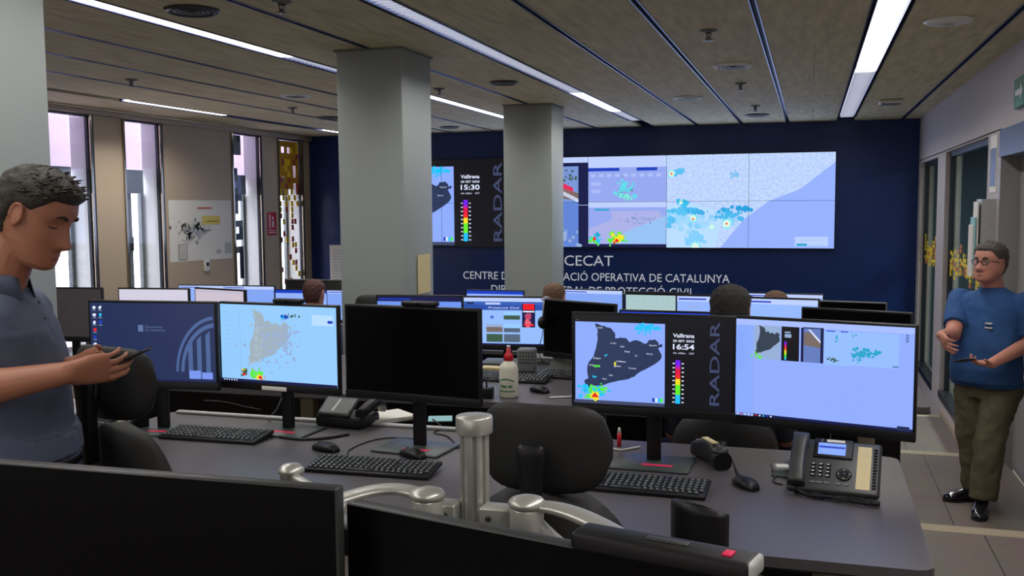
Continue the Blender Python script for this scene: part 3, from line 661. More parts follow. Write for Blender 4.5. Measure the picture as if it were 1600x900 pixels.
def website(q):
    q.rect(0, 0, 1, 1, glow((150, 190, 255))).up(); q.rect(0, .74, 1, .85, glow((40, 80, 170))); q.rect(0, .92, 1, 1, WHT); q.rect(0, .85, 1, .92, glow((56, 96, 185)))
    q.rect(0, 0, 1, .03, TASK).up(); q.text('Protecció Civil', .3, .77, .045, TXT, width=.36); q.rect(.03, .86, .12, .9, DNAVY); q.rect(.26, .855, .44, .9, WHT)
    for u, v, c in ((.27, .52, DGRN), (.48, .54, DGRN), (.27, .27, BRN), (.48, .27, glow((84, 100, 120))), (.27, .06, DGRN), (.48, .06, glow((84, 104, 124)))):
        q.rect(u, v, u + .195, min(v + .17, .70), c)
    q.up(); q.rect(.27, .52, .465, .69, glow((150, 190, 255))); q.rect(.32, .56, .36, .62, MIDB); q.rect(.48, .63, .675, .71, LBLUE); q.rect(.48, .36, .675, .44, LBLUE); q.rect(.27, .38, .465, .44, GREYM)
    q.rect(.70, .38, .855, .88, TASK).up(); q.rect(.71, .75, .845, .88, RED); q.rect(.71, .70, .845, .73, TXT); q.blob(.775, .62, .04, glow((190, 70, 110)), 3); q.blob(.77, .47, .045, glow((235, 100, 120)), 4); q.rect(.72, .41, .84, .45, RED)
def plain(q, c=None, head=None, seed=0):
    q.rect(0, 0, 1, 1, c or glow((150, 182, 255))).up(); q.rect(0, .9, 1, 1, head or WHT).up()
    rd = random.Random(seed)
    q.rect(.02, .93, .4, .96, MIDB)
    for k in range(5):
        u = rd.uniform(.05, .6); v = rd.uniform(.1, .8); q.rect(u, v, u + rd.uniform(.1, .3), v + .03, GREYM)
    q.rect(0, 0, 1, .03, TASK)
def grid_pic(q):
    q.rect(0, 0, 1, 1, glow((176, 206, 205), .95)).up(); q.rect(0, .93, 1, 1, BLK)
    for k in range(6): q.rect(0, .2 + k * .13, 1, .206 + k * .13, GREYM)
    for k in range(9): q.rect(.1 * k, 0, .1 * k + .003, .93, GREYM)
def pinkmap(q):
    q.rect(0, 0, 1, 1, glow((212, 208, 226))).up(); cat(q, .45, .2, .75, .75, glow((175, 172, 184))).up(); q.spray(.72, .63, .04, .02, 16, .008, DGRN, 2); q.spray(.78, .68, .05, .012, 12, .006, glow((40, 130, 110)), 3)
def pinkmap2(q):
    q.rect(0, 0, 1, 1, glow((206, 194, 208))).up(); cat(q, .1, .1, .5, .7, glow((172, 164, 174))); q.spray(.25, .55, .04, .03, 12, .01, GREYM, 3); q.rect(.02, .95, .98, .96, GREYM)

# ------------------------------------------------------------------ video wall and lettering
t = thing('video_wall', 'wide wall of joined displays showing radar and weather maps on the navy wall', 'video wall', (.30, YB - .06, 1.355))
CW, CH = 1.128, .6475
for c in range(6):
    for r in range(2):
        x1 = -c * CW
        MB().box((x1 - CW + .0015, 0, r * CH + .0015), (x1 - .0015, .058, (r + 1) * CH - .0015), M['off']).build('display_panel', t)
b = MB(); b.box((-6 * CW - .012, -.002, -.012), (.012, .058, 0), M['navydark']); b.box((-6 * CW - .012, -.002, 2 * CH), (.012, .058, 2 * CH + .012), M['navydark'])
b.box((0, -.002, 0), (.012, .058, 2 * CH), M['navydark']); b.box((-6 * CW - .012, -.002, 0), (-6 * CW, .058, 2 * CH), M['navydark']); b.build('frame', t)
q = Pic(-6 * CW, 0, 2 * CW, 2 * CH, .0012, y=-.002); radar_picture(q, '15:30', '20 SET 2025'); q.build('radar_feed', t, 'radar picture of the video wall reading Vallirana 15:30')
q = Pic(-4 * CW, 0, CW, 2 * CH, .0012, y=-.002)
q.rect(0, 0, 1, 1, TASK).up(); q.rect(0, .94, 1, 1, WHT); q.rect(0, .0, .87, .5, glow((96, 132, 215))); q.rect(0, .5, .87, .90, glow((120, 150, 215))).up()
q.poly([(0, .62), (.87, .52), (.87, .6), (.3, .78), (0, .82)], BRN); q.poly([(.35, .70), (.87, .50), (.87, .54), (.4, .74)], TXT); q.poly([(.62, .66), (.80, .60), (.80, .66), (.66, .72)], glow((230, 40, 90)))
q.spray(.7, .12, .1, .05, 20, .02, GREYM, 3); q.spray(.75, .78, .06, .03, 14, .015, DGRN, 5); q.rect(.87, .465, 1, .47, WHT); q.build('camera_feed', t, 'road camera views')
q = Pic(-3 * CW, 0, CW, 2 * CH, .0012, y=-.002)
q.rect(0, 0, 1, 1, glow((150, 168, 240))).up(); q.rect(0, .88, 1, 1, WHT); q.rect(0, .44, 1, .5, WHT); q.rect(0, .84, .4, .875, MIDB); q.rect(.62, .84, .88, .875, MIDB); q.rect(.0, .5, .0 + 1, .505, GREYM)
q.rect(.08, .405, .27, .425, TEAL); q.poly([(0, .04), (0, .2), (.3, .3), (.3, .40), (.9, .40), (.95, .33), (.5, .18), (.3, .04)], glow((172, 178, 232))); q.poly([(.3, .04), (.5, .18), (1, .35), (1, .04)], glow((150, 195, 245))); q.rect(0, 0, 1, .035, TASK).up()
for k in range(9): q.rect(.03 + k * .105, .775, .09 + k * .105, .81, glow((176, 190, 250)))
for v in (.6, .68): q.rect(.04, v, .16, v + .04, glow((172, 186, 250)))
q.spray(.47, .66, .07, .045, 44, .016, glow((90, 220, 235)), 3); q.spray(.46, .56, .05, .02, 22, .014, glow((120, 235, 210)), 4); q.spray(.47, .62, .08, .05, 22, .007, glow((60, 140, 120)), 9)
q.spray(.65, .3, .1, .03, 40, .010, glow((120, 150, 205)), 12); q.spray(.1, .1, .04, .02, 14, .02, CYA, 13)
q.spray(.36, .10, .06, .025, 30, .022, GRN, 5); q.spray(.05, .09, .03, .02, 12, .02, GRN, 15); q.up(); q.spray(.12, .135, .02, .01, 8, .016, TEAL, 16); q.spray(.38, .10, .04, .02, 14, .02, YEL, 6); q.up(); q.spray(.37, .07, .02, .012, 7, .017, RED, 7); q.spray(.08, .09, .008, .01, 3, .014, RED, 8)
q.build('web_map_feed', t, 'two weather map pages stacked'); 
q = Pic(-2 * CW, 0, 2 * CW, 2 * CH, .0012, y=-.002)
q.rect(0, 0, 1, 1, noisy_glow('weather_map_land_lit', (178, 204, 250), (200, 220, 255), 30)).up()
q.poly([(.33, 0), (.47, .3), (.62, .50), (.8, .62), (1, .9), (1, 0)], glow((150, 178, 255))); q.poly([(0, 0), (.3, 0), (.35, .38), (.1, .5), (0, .45)], glow((186, 222, 255))).up()
q.spray(.06, .34, .05, .05, 30, .016, glow((150, 212, 252)), 11); q.spray(.16, .24, .05, .06, 34, .015, glow((160, 214, 252)), 12); q.spray(.36, .33, .05, .035, 26, .015, glow((140, 205, 248)), 13).up()
q.spray(.09, .40, .05, .015, 26, .012, glow((90, 195, 242)), 1); q.spray(.17, .40, .035, .02, 22, .012, glow((60, 172, 230)), 2); q.spray(.38, .36, .04, .022, 30, .011, glow((72, 182, 236)), 3); q.spray(.46, .42, .028, .012, 22, .011, glow((40, 160, 222)), 4); q.spray(.35, .40, .02, .01, 12, .010, glow((50, 165, 225)), 14)
q.spray(.17, .12, .03, .05, 22, .017, glow((130, 205, 250)), 5); q.spray(.1, .48, .015, .01, 10, .014, glow((60, 190, 235)), 6); q.spray(.085, .82, .02, .015, 12, .014, glow((90, 190, 240)), 7); q.spray(.41, .77, .02, .02, 10, .01, glow((130, 190, 240)), 8); q.spray(.02, .3, .01, .05, 10, .016, glow((90, 190, 240)), 9); q.up()
for u, v, r in ((.03, .80, .022), (.165, .32, .024), (.37, .26, .030), (.28, .225, .018), (.18, .012, .03), (.09, .49, .014)):
    q.blob(u, v, r, glow((120, 235, 240)), int(u * 99), .2); q.up(); q.blob(u, v, r * .78, glow((225, 245, 235)), int(u * 50), .2); q.up()
for u, v in ((.03, .80), (.165, .31), (.37, .26)): q.blob(u, v, .006, RED, 2, .3); q.blob(u + .006, v - .006, .004, YEL, 2, .3)
q.up(); q.rect(.775, .02, .965, .12, glow((186, 208, 255))); q.up(); q.rect(.785, .025, .845, .05, TEAL); q.rect(.86, .03, .955, .034, GREYM); q.rect(.80, .085, .94, .089, GREYM)
q.build('large_weather_map_feed', t, 'large pale weather map with storm cells')
sm = MB()
for c in range(1, 6): sm.box((-c * CW - .0022, -.028, 0), (-c * CW + .0022, -.027, 2 * CH), MATS['navy_gap'])
sm.box((-6 * CW, -.028, CH - .002), (0, -.027, CH + .002), MATS['navy_gap']); sm.build('panel_seam', t, 'dark seams between the displays')

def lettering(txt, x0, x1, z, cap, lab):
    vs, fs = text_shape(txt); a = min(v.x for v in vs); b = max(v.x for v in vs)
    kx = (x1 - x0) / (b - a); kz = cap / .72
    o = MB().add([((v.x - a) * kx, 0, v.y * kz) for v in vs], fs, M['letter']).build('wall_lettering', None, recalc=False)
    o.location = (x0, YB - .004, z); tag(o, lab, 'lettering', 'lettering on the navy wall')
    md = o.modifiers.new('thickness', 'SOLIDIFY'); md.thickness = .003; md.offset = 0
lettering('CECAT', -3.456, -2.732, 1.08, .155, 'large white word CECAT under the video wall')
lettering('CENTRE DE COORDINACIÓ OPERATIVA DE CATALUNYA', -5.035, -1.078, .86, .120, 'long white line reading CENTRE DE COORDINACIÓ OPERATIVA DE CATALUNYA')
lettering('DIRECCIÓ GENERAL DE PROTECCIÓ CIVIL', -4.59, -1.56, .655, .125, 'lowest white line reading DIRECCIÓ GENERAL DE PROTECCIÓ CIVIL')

# ================================================================== MONITORS
def monitor(label, x, y, ztop, yaw, pic=None, w=.555, h=.35, desk=None, base='plate', chin=.032, bez=.009, casing='black', group='monitors on the desks', tilt=0.0, pinks=True, arm=None):
    """origin on the desk under the screen; screen faces -y before the turn"""
    t = thing('computer_monitor', label, 'monitor', (x, y, desk), yaw, group)
    zt = ztop - desk; zb = zt - h
    body = MB(); body.rbox((-w / 2, 0, zb), (w / 2, .022, zt), .004, M[casing]); body.rbox((-w * .32, .018, zb + .05), (w * .32, .05, zt - .06), .012, M[casing]); body.build('casing', t)
    sw, sh = w - 2 * bez, h - bez - chin
    d = Pic(-sw / 2, zb + chin, sw, sh, .0003, y=-.0006)
    if pic: pic(d)
    else: d.rect(0, 0, 1, 1, M['off'])
    d.build('screen', t, None if pic else 'unlit black screen')
    MB().rbox((-w / 2 + .001, -.003, zb + .002), (w / 2 - .001, .001, zb + chin - .002), .001, M['dgrey' if casing == 'black2' else 'black']).build('chin', t)
    if base:
        s = MB(); s.rbox((-.024, .05, .008), (.024, .072, zb + h * .55), .004, M['black']); s.rbox((-.045, .035, zb + h * .36), (.045, .06, zb + h * .62), .008, M['black']); s.build('stand', t)
        b = MB(); b.rbox((-.135, -.07, 0), (.135, .13, .009), .004, M['mat_']); b.build('base_plate', t)
        if pinks: MB().box((-.03, -.02, .0092), (.075, .0, .0098), M['pink']).build('pink_sticker', t)
    return t
DZ_ = 1.08                                         # worktop height of the front row
m1 = monitor('monitor at far left showing a dark blue desktop with a faint shield', -2.473, 3.255, 1.605, .098, desktop, desk=DZ_)
m2 = monitor('monitor showing a pale blue weather map, second from the left in the front row', -1.99, 3.378, 1.594, -.08, weather_web, desk=DZ_)
m3 = monitor('monitor with a black unlit screen between the weather map and the radar screens', -1.376, 3.255, 1.609, -.105, None, desk=DZ_)
m4 = monitor('monitor showing the radar map with Vallirana 16:54 in large type', -.507, 3.27, 1.602, -.018, lambda q: radar_picture(q, '16:54', '20 SET 2025'), desk=DZ_)
m5 = monitor('big pale blue monitor at right showing small copies of the video wall', .036, 3.29, 1.594, -.235, wall_software, w=.585, h=.368, desk=DZ_, base='plate')
s_ = MB().rbox((-.075, -.007, .0), (.04, -.0035, .016), .001, M['paper']); o = s_.build('name_label', m2, 'white paper label on the lower edge'); o.location = (0.0, 0, 1.594 - DZ_ - .345)
def webcam(label, x, y, z, yaw, w=.10):
    t = thing('webcam', label, 'webcam', (x, y, z), yaw, 'webcams on the monitors')
    MB().rbox((-w / 2, -.018, 0), (w / 2, .022, .018), .007, M['black'], 3).build('camera_body', t)
    MB().lathe([(.007, 0), (.007, .004), (.001, .005)], M['off'], 16, c=(0, -.018, .009), R=Matrix.Rotation(PI / 2, 3, 'X')).build('lens', t)
    MB().box((-.02, .018, -.03), (.02, .028, .004), M['black']).build('clip', t)
webcam('dark webcam on top of the pale blue weather map monitor', -1.94, 3.385, 1.5945, -.08, .13)
webcam('webcam on top of the black unlit monitor', -1.34, 3.262, 1.6095, -.1, .14)

# second row
Z2 = 1.07
def mon_at(label, pxl, pxr, pyt, Y, yaw, pic, w=.5, h=.31, desk=Z2, **k):
    c = at((pxl + pxr) / 2, pyt, Y=Y)
    a = at(pxl, pyt, Y=Y); b = at(pxr, pyt, Y=Y)
    return monitor(label, c.x, Y, c.z, yaw, pic, w=w, h=h, desk=desk, pinks=False, **k)
G2 = 'monitors of the second row'
mon_at('pinkish map monitor peeking over the dark blue desktop monitor', 181, 297, 450, 5.05, .12, pinkmap, w=.47, group=G2)
mon_at('pinkish blank looking monitor peeking over the weather map monitor', 298, 386, 451, 5.0, -.25, pinkmap2, w=.42, group=G2)
mon_at('greyish unlit monitor standing beside the left pillar below the first window', 60, 151, 449, 4.85, .1, lambda q: q.rect(0, 0, 1, 1, M['purplegrey']), w=.46, h=.33, group=G2)
mon_at('monitor with blue page headers peeking over the black unlit monitor', 588, 721, 461, 5.05, .12, lambda q: plain(q, glow((110, 150, 240)), TASK, 4), group=G2)
mon_at('monitor showing a civil protection web page with small photographs', 722, 857, 463, 5.30, .12, website, group=G2)
mk = mon_at('black unlit monitor with a headset hung on its corner, behind the radar screen', 850, 957, 471, 4.95, -.42, None, w=.47, group=G2)
mon_at('monitor of which only a bright blue top strip shows above the radar screen', 970, 1130, 486, 4.72, -.03, lambda q: (q.rect(0, 0, 1, 1, glow((20, 60, 215))).up(), q.rect(.05, .93, .4, .95, TXT)), w=.52, group=G2)
mon_at('pale blue monitor just left of the dark haired head', 1064, 1166, 461, 5.25, 0, lambda q: plain(q, None, None, 8), w=.40, group=G2)
mon_at('pale blue monitor just right of the dark haired head', 1166, 1268, 465, 5.15, -.1, lambda q: plain(q, glow((150, 186, 255)), None, 9), w=.40, group=G2)
mon_at('dark unlit monitor behind the top right of the big pale monitor', 1266, 1407, 484, 4.75, -.3, None, w=.50, group=G2)

# third row
Z3 = .80; G3 = 'monitors of the third row'
for a, b, y, yw, pc, lb in ((283, 353, 445, .1, 1, 'small pale blue monitor in front of the site plan poster'), (357, 421, 446, .05, 2, 'small pale blue monitor below the squared window'),
        (433, 508, 452, .08, 3, 'small monitor with a blue header left of the reddish haired head'), (512, 590, 453, 0, 4, 'small blue lit monitor touching the wide pillar\'s left side'),
        (736, 810, 453, 0, 5, 'small monitor strip under the wall lettering, left of the bald head'), (880, 972, 452, -.08, 6, 'white blue monitor right of the bald head'),
        (985, 1066, 456, -.05, 7, 'pale green table monitor in the third row'), (1170, 1275, 458, -.1, 8, 'furthest right lit monitor under the video wall')):
    pc_ = grid_pic if pc == 7 else (lambda q, s=pc: plain(q, glow((146, 178, 255)) if s % 2 else glow((130, 165, 245)), MIDB if s in (3, 5) else WHT, s))
    mon_at(lb, a, b, y, 7.9, yw, pc_, w=.52 if pc != 8 else .62, h=.31, desk=Z3, group=G3)
mon_at('grey backed display seen edge on at the far right of the third row', 1278, 1383, 471, 7.75, -.15, None, w=.5, casing='mgrey', desk=Z3, group=G3)

# ================================================================== DESKS
def desk_(name, label, x0, x1, y0, y1, z, floor, r=.05, legs=None, group='control room desks'):
    t = thing(name, label, 'desk', (x0, y0, floor), 0, group)
    w, d, h = x1 - x0, y1 - y0, z - floor
    MB().prism(rrect(0, 0, w, d, r), h - .028, h, M['desk'], smooth=False).build('worktop', t)
    MB().prism(rrect(-.002, -.002, w + .002, d + .002, r), h - .032, h - .0275, M['deskedge']).build('edge_band', t)
    for lx in legs or (.25, w - .25):
        l = MB(); l.rbox((lx - .04, d * .42, .03), (lx + .04, d * .42 + .06, h - .03), .005, M['deskleg']); l.rbox((lx - .035, .1, 0), (lx + .035, d - .1, .035), .008, M['deskleg']); l.build('leg', t)
    MB().rbox((.1, d - .16, h - .17), (w - .1, d - .06, h - .032), .005, M['black']).build('cable_tray', t)
    MB().box((.06, d - .04, h - .55), (w - .06, d - .02, h - .03), M['black']).build('modesty_panel', t)
    return t
desk_('operator_desk', 'long dark grey desk carrying the five front monitors and the desk phone', -2.66, .305, 2.50, 3.62, DZ_, .28, .045, legs=(.3, 1.5, 2.72))
desk_('operator_desk', 'second row desk behind the front monitors with keyboards, mouse and white bottle', -4.6, -.62, 4.22, 5.36, Z2, .28, .04, legs=(.3, 2, 3.6))
desk_('operator_desk', 'second row desk at the right, hidden behind the big pale monitor', -.58, .52, 4.60, 5.36, Z2, .28, .04)
desk_('operator_desk', 'third row desk running in front of the navy wall', -6.9, .45, 7.45, 8.15, Z3, 0, .04, legs=(.3, 2.4, 4.8, 7.0))
desk_('operator_desk', 'near desk below the two big black monitors and the silver post', -2.4, .05, .74, 1.74, 1.02, .28, .04)

# low cabinet with paper on top between the rows, pale edge and divider
t = thing('low_cabinet', 'grey low cabinet seen above the weather map monitor with papers on it', 'cabinet', (-4.28, 5.62, 0))
MB().rbox((0, 0, 0), (1.2, .42, 1.16), .006, M['dgrey']).build('body', t)
MB().rbox((-.01, -.01, 1.16), (1.21, .43, 1.18), .004, M['mgrey']).build('top', t)
for k in range(3): dd = MB().rbox((.02 + k * .39, -.018, .05), (.39 + k * .39, 0, 1.14), .003, M['mgrey']).build('door', t); MB().box((.34 + k * .39, -.028, .6), (.355 + k * .39, -.018, .72), M['metal']).build('handle', dd)
def sheets(name, label, x, y, z, rz, n, sx=.21, sy=.297, cat_='paper', m='paper'):
    t = thing(name, label, cat_, (x, y, z), rz); rd = random.Random(n)
    for k in range(n):
        a = rd.uniform(-.06, .06); R = Matrix.Rotation(a, 3, 'Z')
        MB().box((-sx / 2, -sy / 2, k * .002), (sx / 2, sy / 2, k * .002 + .0016), M[m], R=R).build('sheet', t)
    return t
pp = at(482, 466, Y=5.80); sheets('paper_stack', 'white papers lying on the low grey cabinet left of the wide pillar', pp.x, 5.83, 1.181, 1.2, 5, .25, .33)
pz = at(446, 438, Y=8.18); pw = at(537, 438, Y=8.18).x - pz.x; t = thing('desk_divider', 'low grey fabric divider in front of the narrow coloured window', 'divider', (pz.x, 8.18, Z3 - .02))
MB().rbox((0, 0, 0), (pw, .03, pz.z - Z3 + .02), .006, M['dgrey']).build('panel', t); MB().rbox((0, -.002, pz.z - Z3 + .02), (pw, .032, pz.z - Z3 + .032), .003, M['mgrey']).build('top_rail', t)

# ================================================================== NEAR MONITORS ON A POST
t = monitor('large black unlit monitor filling the bottom left corner', -.572 - .305, 1.10, 1.6115, .02, None, w=.61, h=.37, desk=1.02, base=None, casing='dgrey', bez=.003, chin=.008, group='big black near monitors')
a14 = -math.radians(14)
n2x, n2y = -.585 + .305 * math.cos(a14), 1.155 + .305 * math.sin(a14)
t2 = monitor('large black unlit monitor at the bottom centre turned to the right', n2x, n2y, 1.5785, a14, None, w=.61, h=.37, desk=1.02, base=None, casing='dgrey', bez=.003, chin=.008, group='big black near monitors')
PX, PY = -.506, 1.45
t = thing('monitor_arm_post', 'silver grooved post with two curved monitor arms on the near desk', 'monitor arm', (PX, PY, 1.02))
p = MB(); R_ = .0235; prof = []
for k in range(64):
    a = 2 * PI * k / 64; g = .0055 if (k % 16) in (3, 4, 10, 11) else 0
    prof.append(((R_ - g) * math.cos(a), (R_ - g) * math.sin(a)))
p.prism(prof, 0, .60, M['alu']); p.build('post', t)
MB().lathe([(.0285, .590), (.0295, .592), (.0295, .615), (.0285, .6175), (.001, .618)], M['alu'], 40).build('cap', t)
MB().rbox((-.07, -.06, 0), (.07, .06, .012), .004, M['alu']).build('clamp_plate', t)
CZ = at(668, 775, Y=1.40).z - 1.02
for s in (-1, 1):
    c = at(668 if s < 0 else 823, 790, Y=1.40); lx, ly = c.x - PX, 1.40 - PY
    b = MB(); b.lathe([(.026, CZ - .11), (.026, CZ - .006), (.024, CZ - .003)], M['alu'], 32, c=(lx, ly, 0)); b.rbox((min(lx, s * .02), ly * .5 - .016, CZ - .085), (max(lx, s * .02), ly * .5 + .022, CZ - .015), .003, M['alu']); bo = b.build('bracket', t)
    MB().lathe([(.0265, CZ - .003), (.0285, CZ), (.0288, CZ + .004), (.0245, CZ + .009), (.014, CZ + .0125), (.001, CZ + .0135)], M['alu'], 32, c=(lx, ly, 0)).build('joint_knob', bo)
    sc = MB()
    for zz in (-.03, -.055): sc.lathe([(.0045, 0), (.0045, .003), (.001, .003)], M['dgrey'], 12, c=(s * .036, ly * .5 - .016, CZ + zz), R=Matrix.Rotation(PI / 2, 3, 'X'))
    sc.build('screw', bo)
    # curved flat arm
    if s < 0:
        pts = bez((lx, ly, CZ - .003), (lx - .06, ly + .03, CZ + .006), (lx - .10, ly + .02, CZ + .004), (-.215, -.12, CZ - .012), 16); e = Vector((-.240, -.11, 0)); kz = at(455, 738, Y=1.34).z - 1.02
    else:
        qe = at(1010, 862, Y=1.24); qe = Vector((qe.x - PX, 1.24 - PY, qe.z - 1.02)); pts = bez((lx, ly, CZ - .003), (lx + .05, ly + .01, CZ + .002), (lx + .10, ly - .02, CZ - .004), qe, 16)
    am = MB(); secs = []
    for i, q in enumerate(pts):
        tn = (pts[min(i + 1, len(pts) - 1)] - pts[max(i - 1, 0)]).normalized(); sd = tn.cross(Vector((0, 0, 1))).normalized()
        secs.append((q, .016 + .004 * math.sin(PI * i / 16), .0065, sd, sd.cross(tn)))
    am.loft(secs, M['alu'], 16, ex=3)
    am.build('curved_arm', t)
    # lower half of each arm: gives the oval opening
    lw_ = [Vector((q.x, q.y, q.z - .012 - .050 * math.sin(PI * i / 16))) for i, q in enumerate(pts)]
    MB().tube(lw_, .012, M['lgrey'], 10).build('lower_arm', t, 'pale plastic lower half of the arm')
kx = at(455, 738, Y=1.34); e = Vector((kx.x - PX, 1.34 - PY, kx.z - 1.02))
fo = MB(); sd = Vector((.25, -.97, 0)).normalized(); q0 = at(540, 790, Y=1.22); q0 = Vector((q0.x - PX, 1.22 - PY, q0.z - 1.02))
secs = [];
for k in range(9): q = e.lerp(q0, k / 8); secs.append((q - Vector((0, 0, .005)), .014, .006, sd, Vector((0, 0, 1))))
fo.loft(secs, M['alu'], 14, ex=3); fo.build('forearm', t); MB().lathe([(.016, -.02), (.017, -.002), (.0205, 0), (.0205, .005), (.014, .012), (.001, .014)], M['alu'], 28, c=e).build('elbow_knob', t)

# slim webcam bar lying on the tilted near monitor
cb = Matrix.Rotation(a14, 3, 'Z'); off = cb @ Vector((.142, .008, 0))
t = thing('conference_webcam_bar', 'long black camera bar with a pink tag on top of the near monitor', 'webcam', (n2x + off.x, n2y + off.y, 1.5785), a14)
MB().rbox((-.105, -.022, 0), (.105, .022, .022), .006, M['black'], 3).build('bar', t)
MB().rbox((.097, -.021, .001), (.107, .021, .0215), .006, M['lgrey'], 3).build('lit_end', t, 'pale end of the bar with the light painted in')  # pale colour stands in for light on the bar's end
MB().rbox((-.02, -.004, .021), (.03, .006, .024), .0015, M['dgrey']).build('slot_cover', t); MB().rbox((.070, -.012, .0215), (.081, .004, .0245), .001, M['pink']).build('tag', t, 'pink tag'); MB().box((-.03, .012, -.05), (.03, .024, .004), M['black']).build('clip', t)

# ================================================================== DESK OBJECTS
def keyboard(label, px, py, rz, z, w=.445, d=.15, group='black keyboards', keys=True):
    p = at(px, py, Z=z + .02); t = thing('keyboard', label, 'keyboard', (p.x, p.y, z + .003), rz, group)
    Rt = Matrix.Rotation(math.radians(5), 3, 'X')
    MB().rbox((-w / 2, -d / 2, .004), (w / 2, d / 2, .018), .004, M['black'], R=Rt).build('case', t); MB().rbox((-w / 2 + .02, d / 2 - .03, -.003), (w / 2 - .02, d / 2 - .02, .010), .001, M['black']).build('foot', t)
    k = MB()
    for r in range(6):
        y = -d / 2 + .018 + r * (d - .034) / 5.6
        x = -w / 2 + .012
        while x < w / 2 - .02:
            kw = .016
            if r == 0 and abs(x + .06) < .02: kw = .10
            if not (w * .17 < x < w * .185 or w * .325 < x < w * .34): k.rbox((x, y - .0075, .017), (x + kw, y + .0075, .023), .002, M['key'], 1, R=Rt)
            if kw < .02: k.add([Rt @ Vector(v) for v in ((x + .004, y - .001, .0232), (x + .010, y - .001, .0232), (x + .010, y + .004, .0232), (x + .004, y + .004, .0232))], [(0, 1, 2, 3)], M['keyleg'])
            x += kw + .0035
    k.build('keycaps', t); return t
keyboard('keyboard on the front desk directly left of the silver post', 583, 726, .03, DZ_)
keyboard('keyboard behind the left office chair, at the far left of the front desk', 338, 676, .02, DZ_, w=.42)
keyboard('keyboard on the front desk below the radar screen', 995, 753, -.03, DZ_)
keyboard('pale lit keyboard on the second row desk behind the white bottle', 800, 588, -.04, Z2, w=.40)
keyboard('keyboard on the second row desk touching the radar screen\'s left edge', 895, 584, -.12, Z2, w=.36)
def mouse(label, px, py, rz, z, s=1.0):
    p = at(px, py, Z=z + .015); t = thing('computer_mouse', label, 'mouse', (p.x, p.y, z), rz, 'black computer mice')
    b = MB(); secs = []
    for k in range(11):
        u = k / 10; x = (-.055 + .11 * u) * s; hw = .031 * s * (math.sin(PI * (.08 + .84 * u)) ** .5); hh = .018 * s * (math.sin(PI * (.06 + .80 * u ** .8)) ** .6)
        secs.append(((x, 0, hh * .85), hw, hh, (0, 1, 0), (0, 0, 1)))
    b.loft(secs, M['black'], 20); b.build('shell', t); MB().rbox((.018 * s, -.004, .024 * s), (.036 * s, .004, .034 * s), .003, M['dgrey']).build('wheel', t); return t
mouse('black mouse between the front desk keyboard and the centre left phone', 509, 698, 2.9, DZ_)
mouse('black mouse behind the keyboard left of the silver post', 645, 708, 2.7, DZ_)
mouse('black mouse on the desk between the keyboard and the big desk phone', 1165, 754, 2.2, DZ_)
mouse('black mouse on the second row desk right of the white bottle', 843, 608, 2.6, Z2)

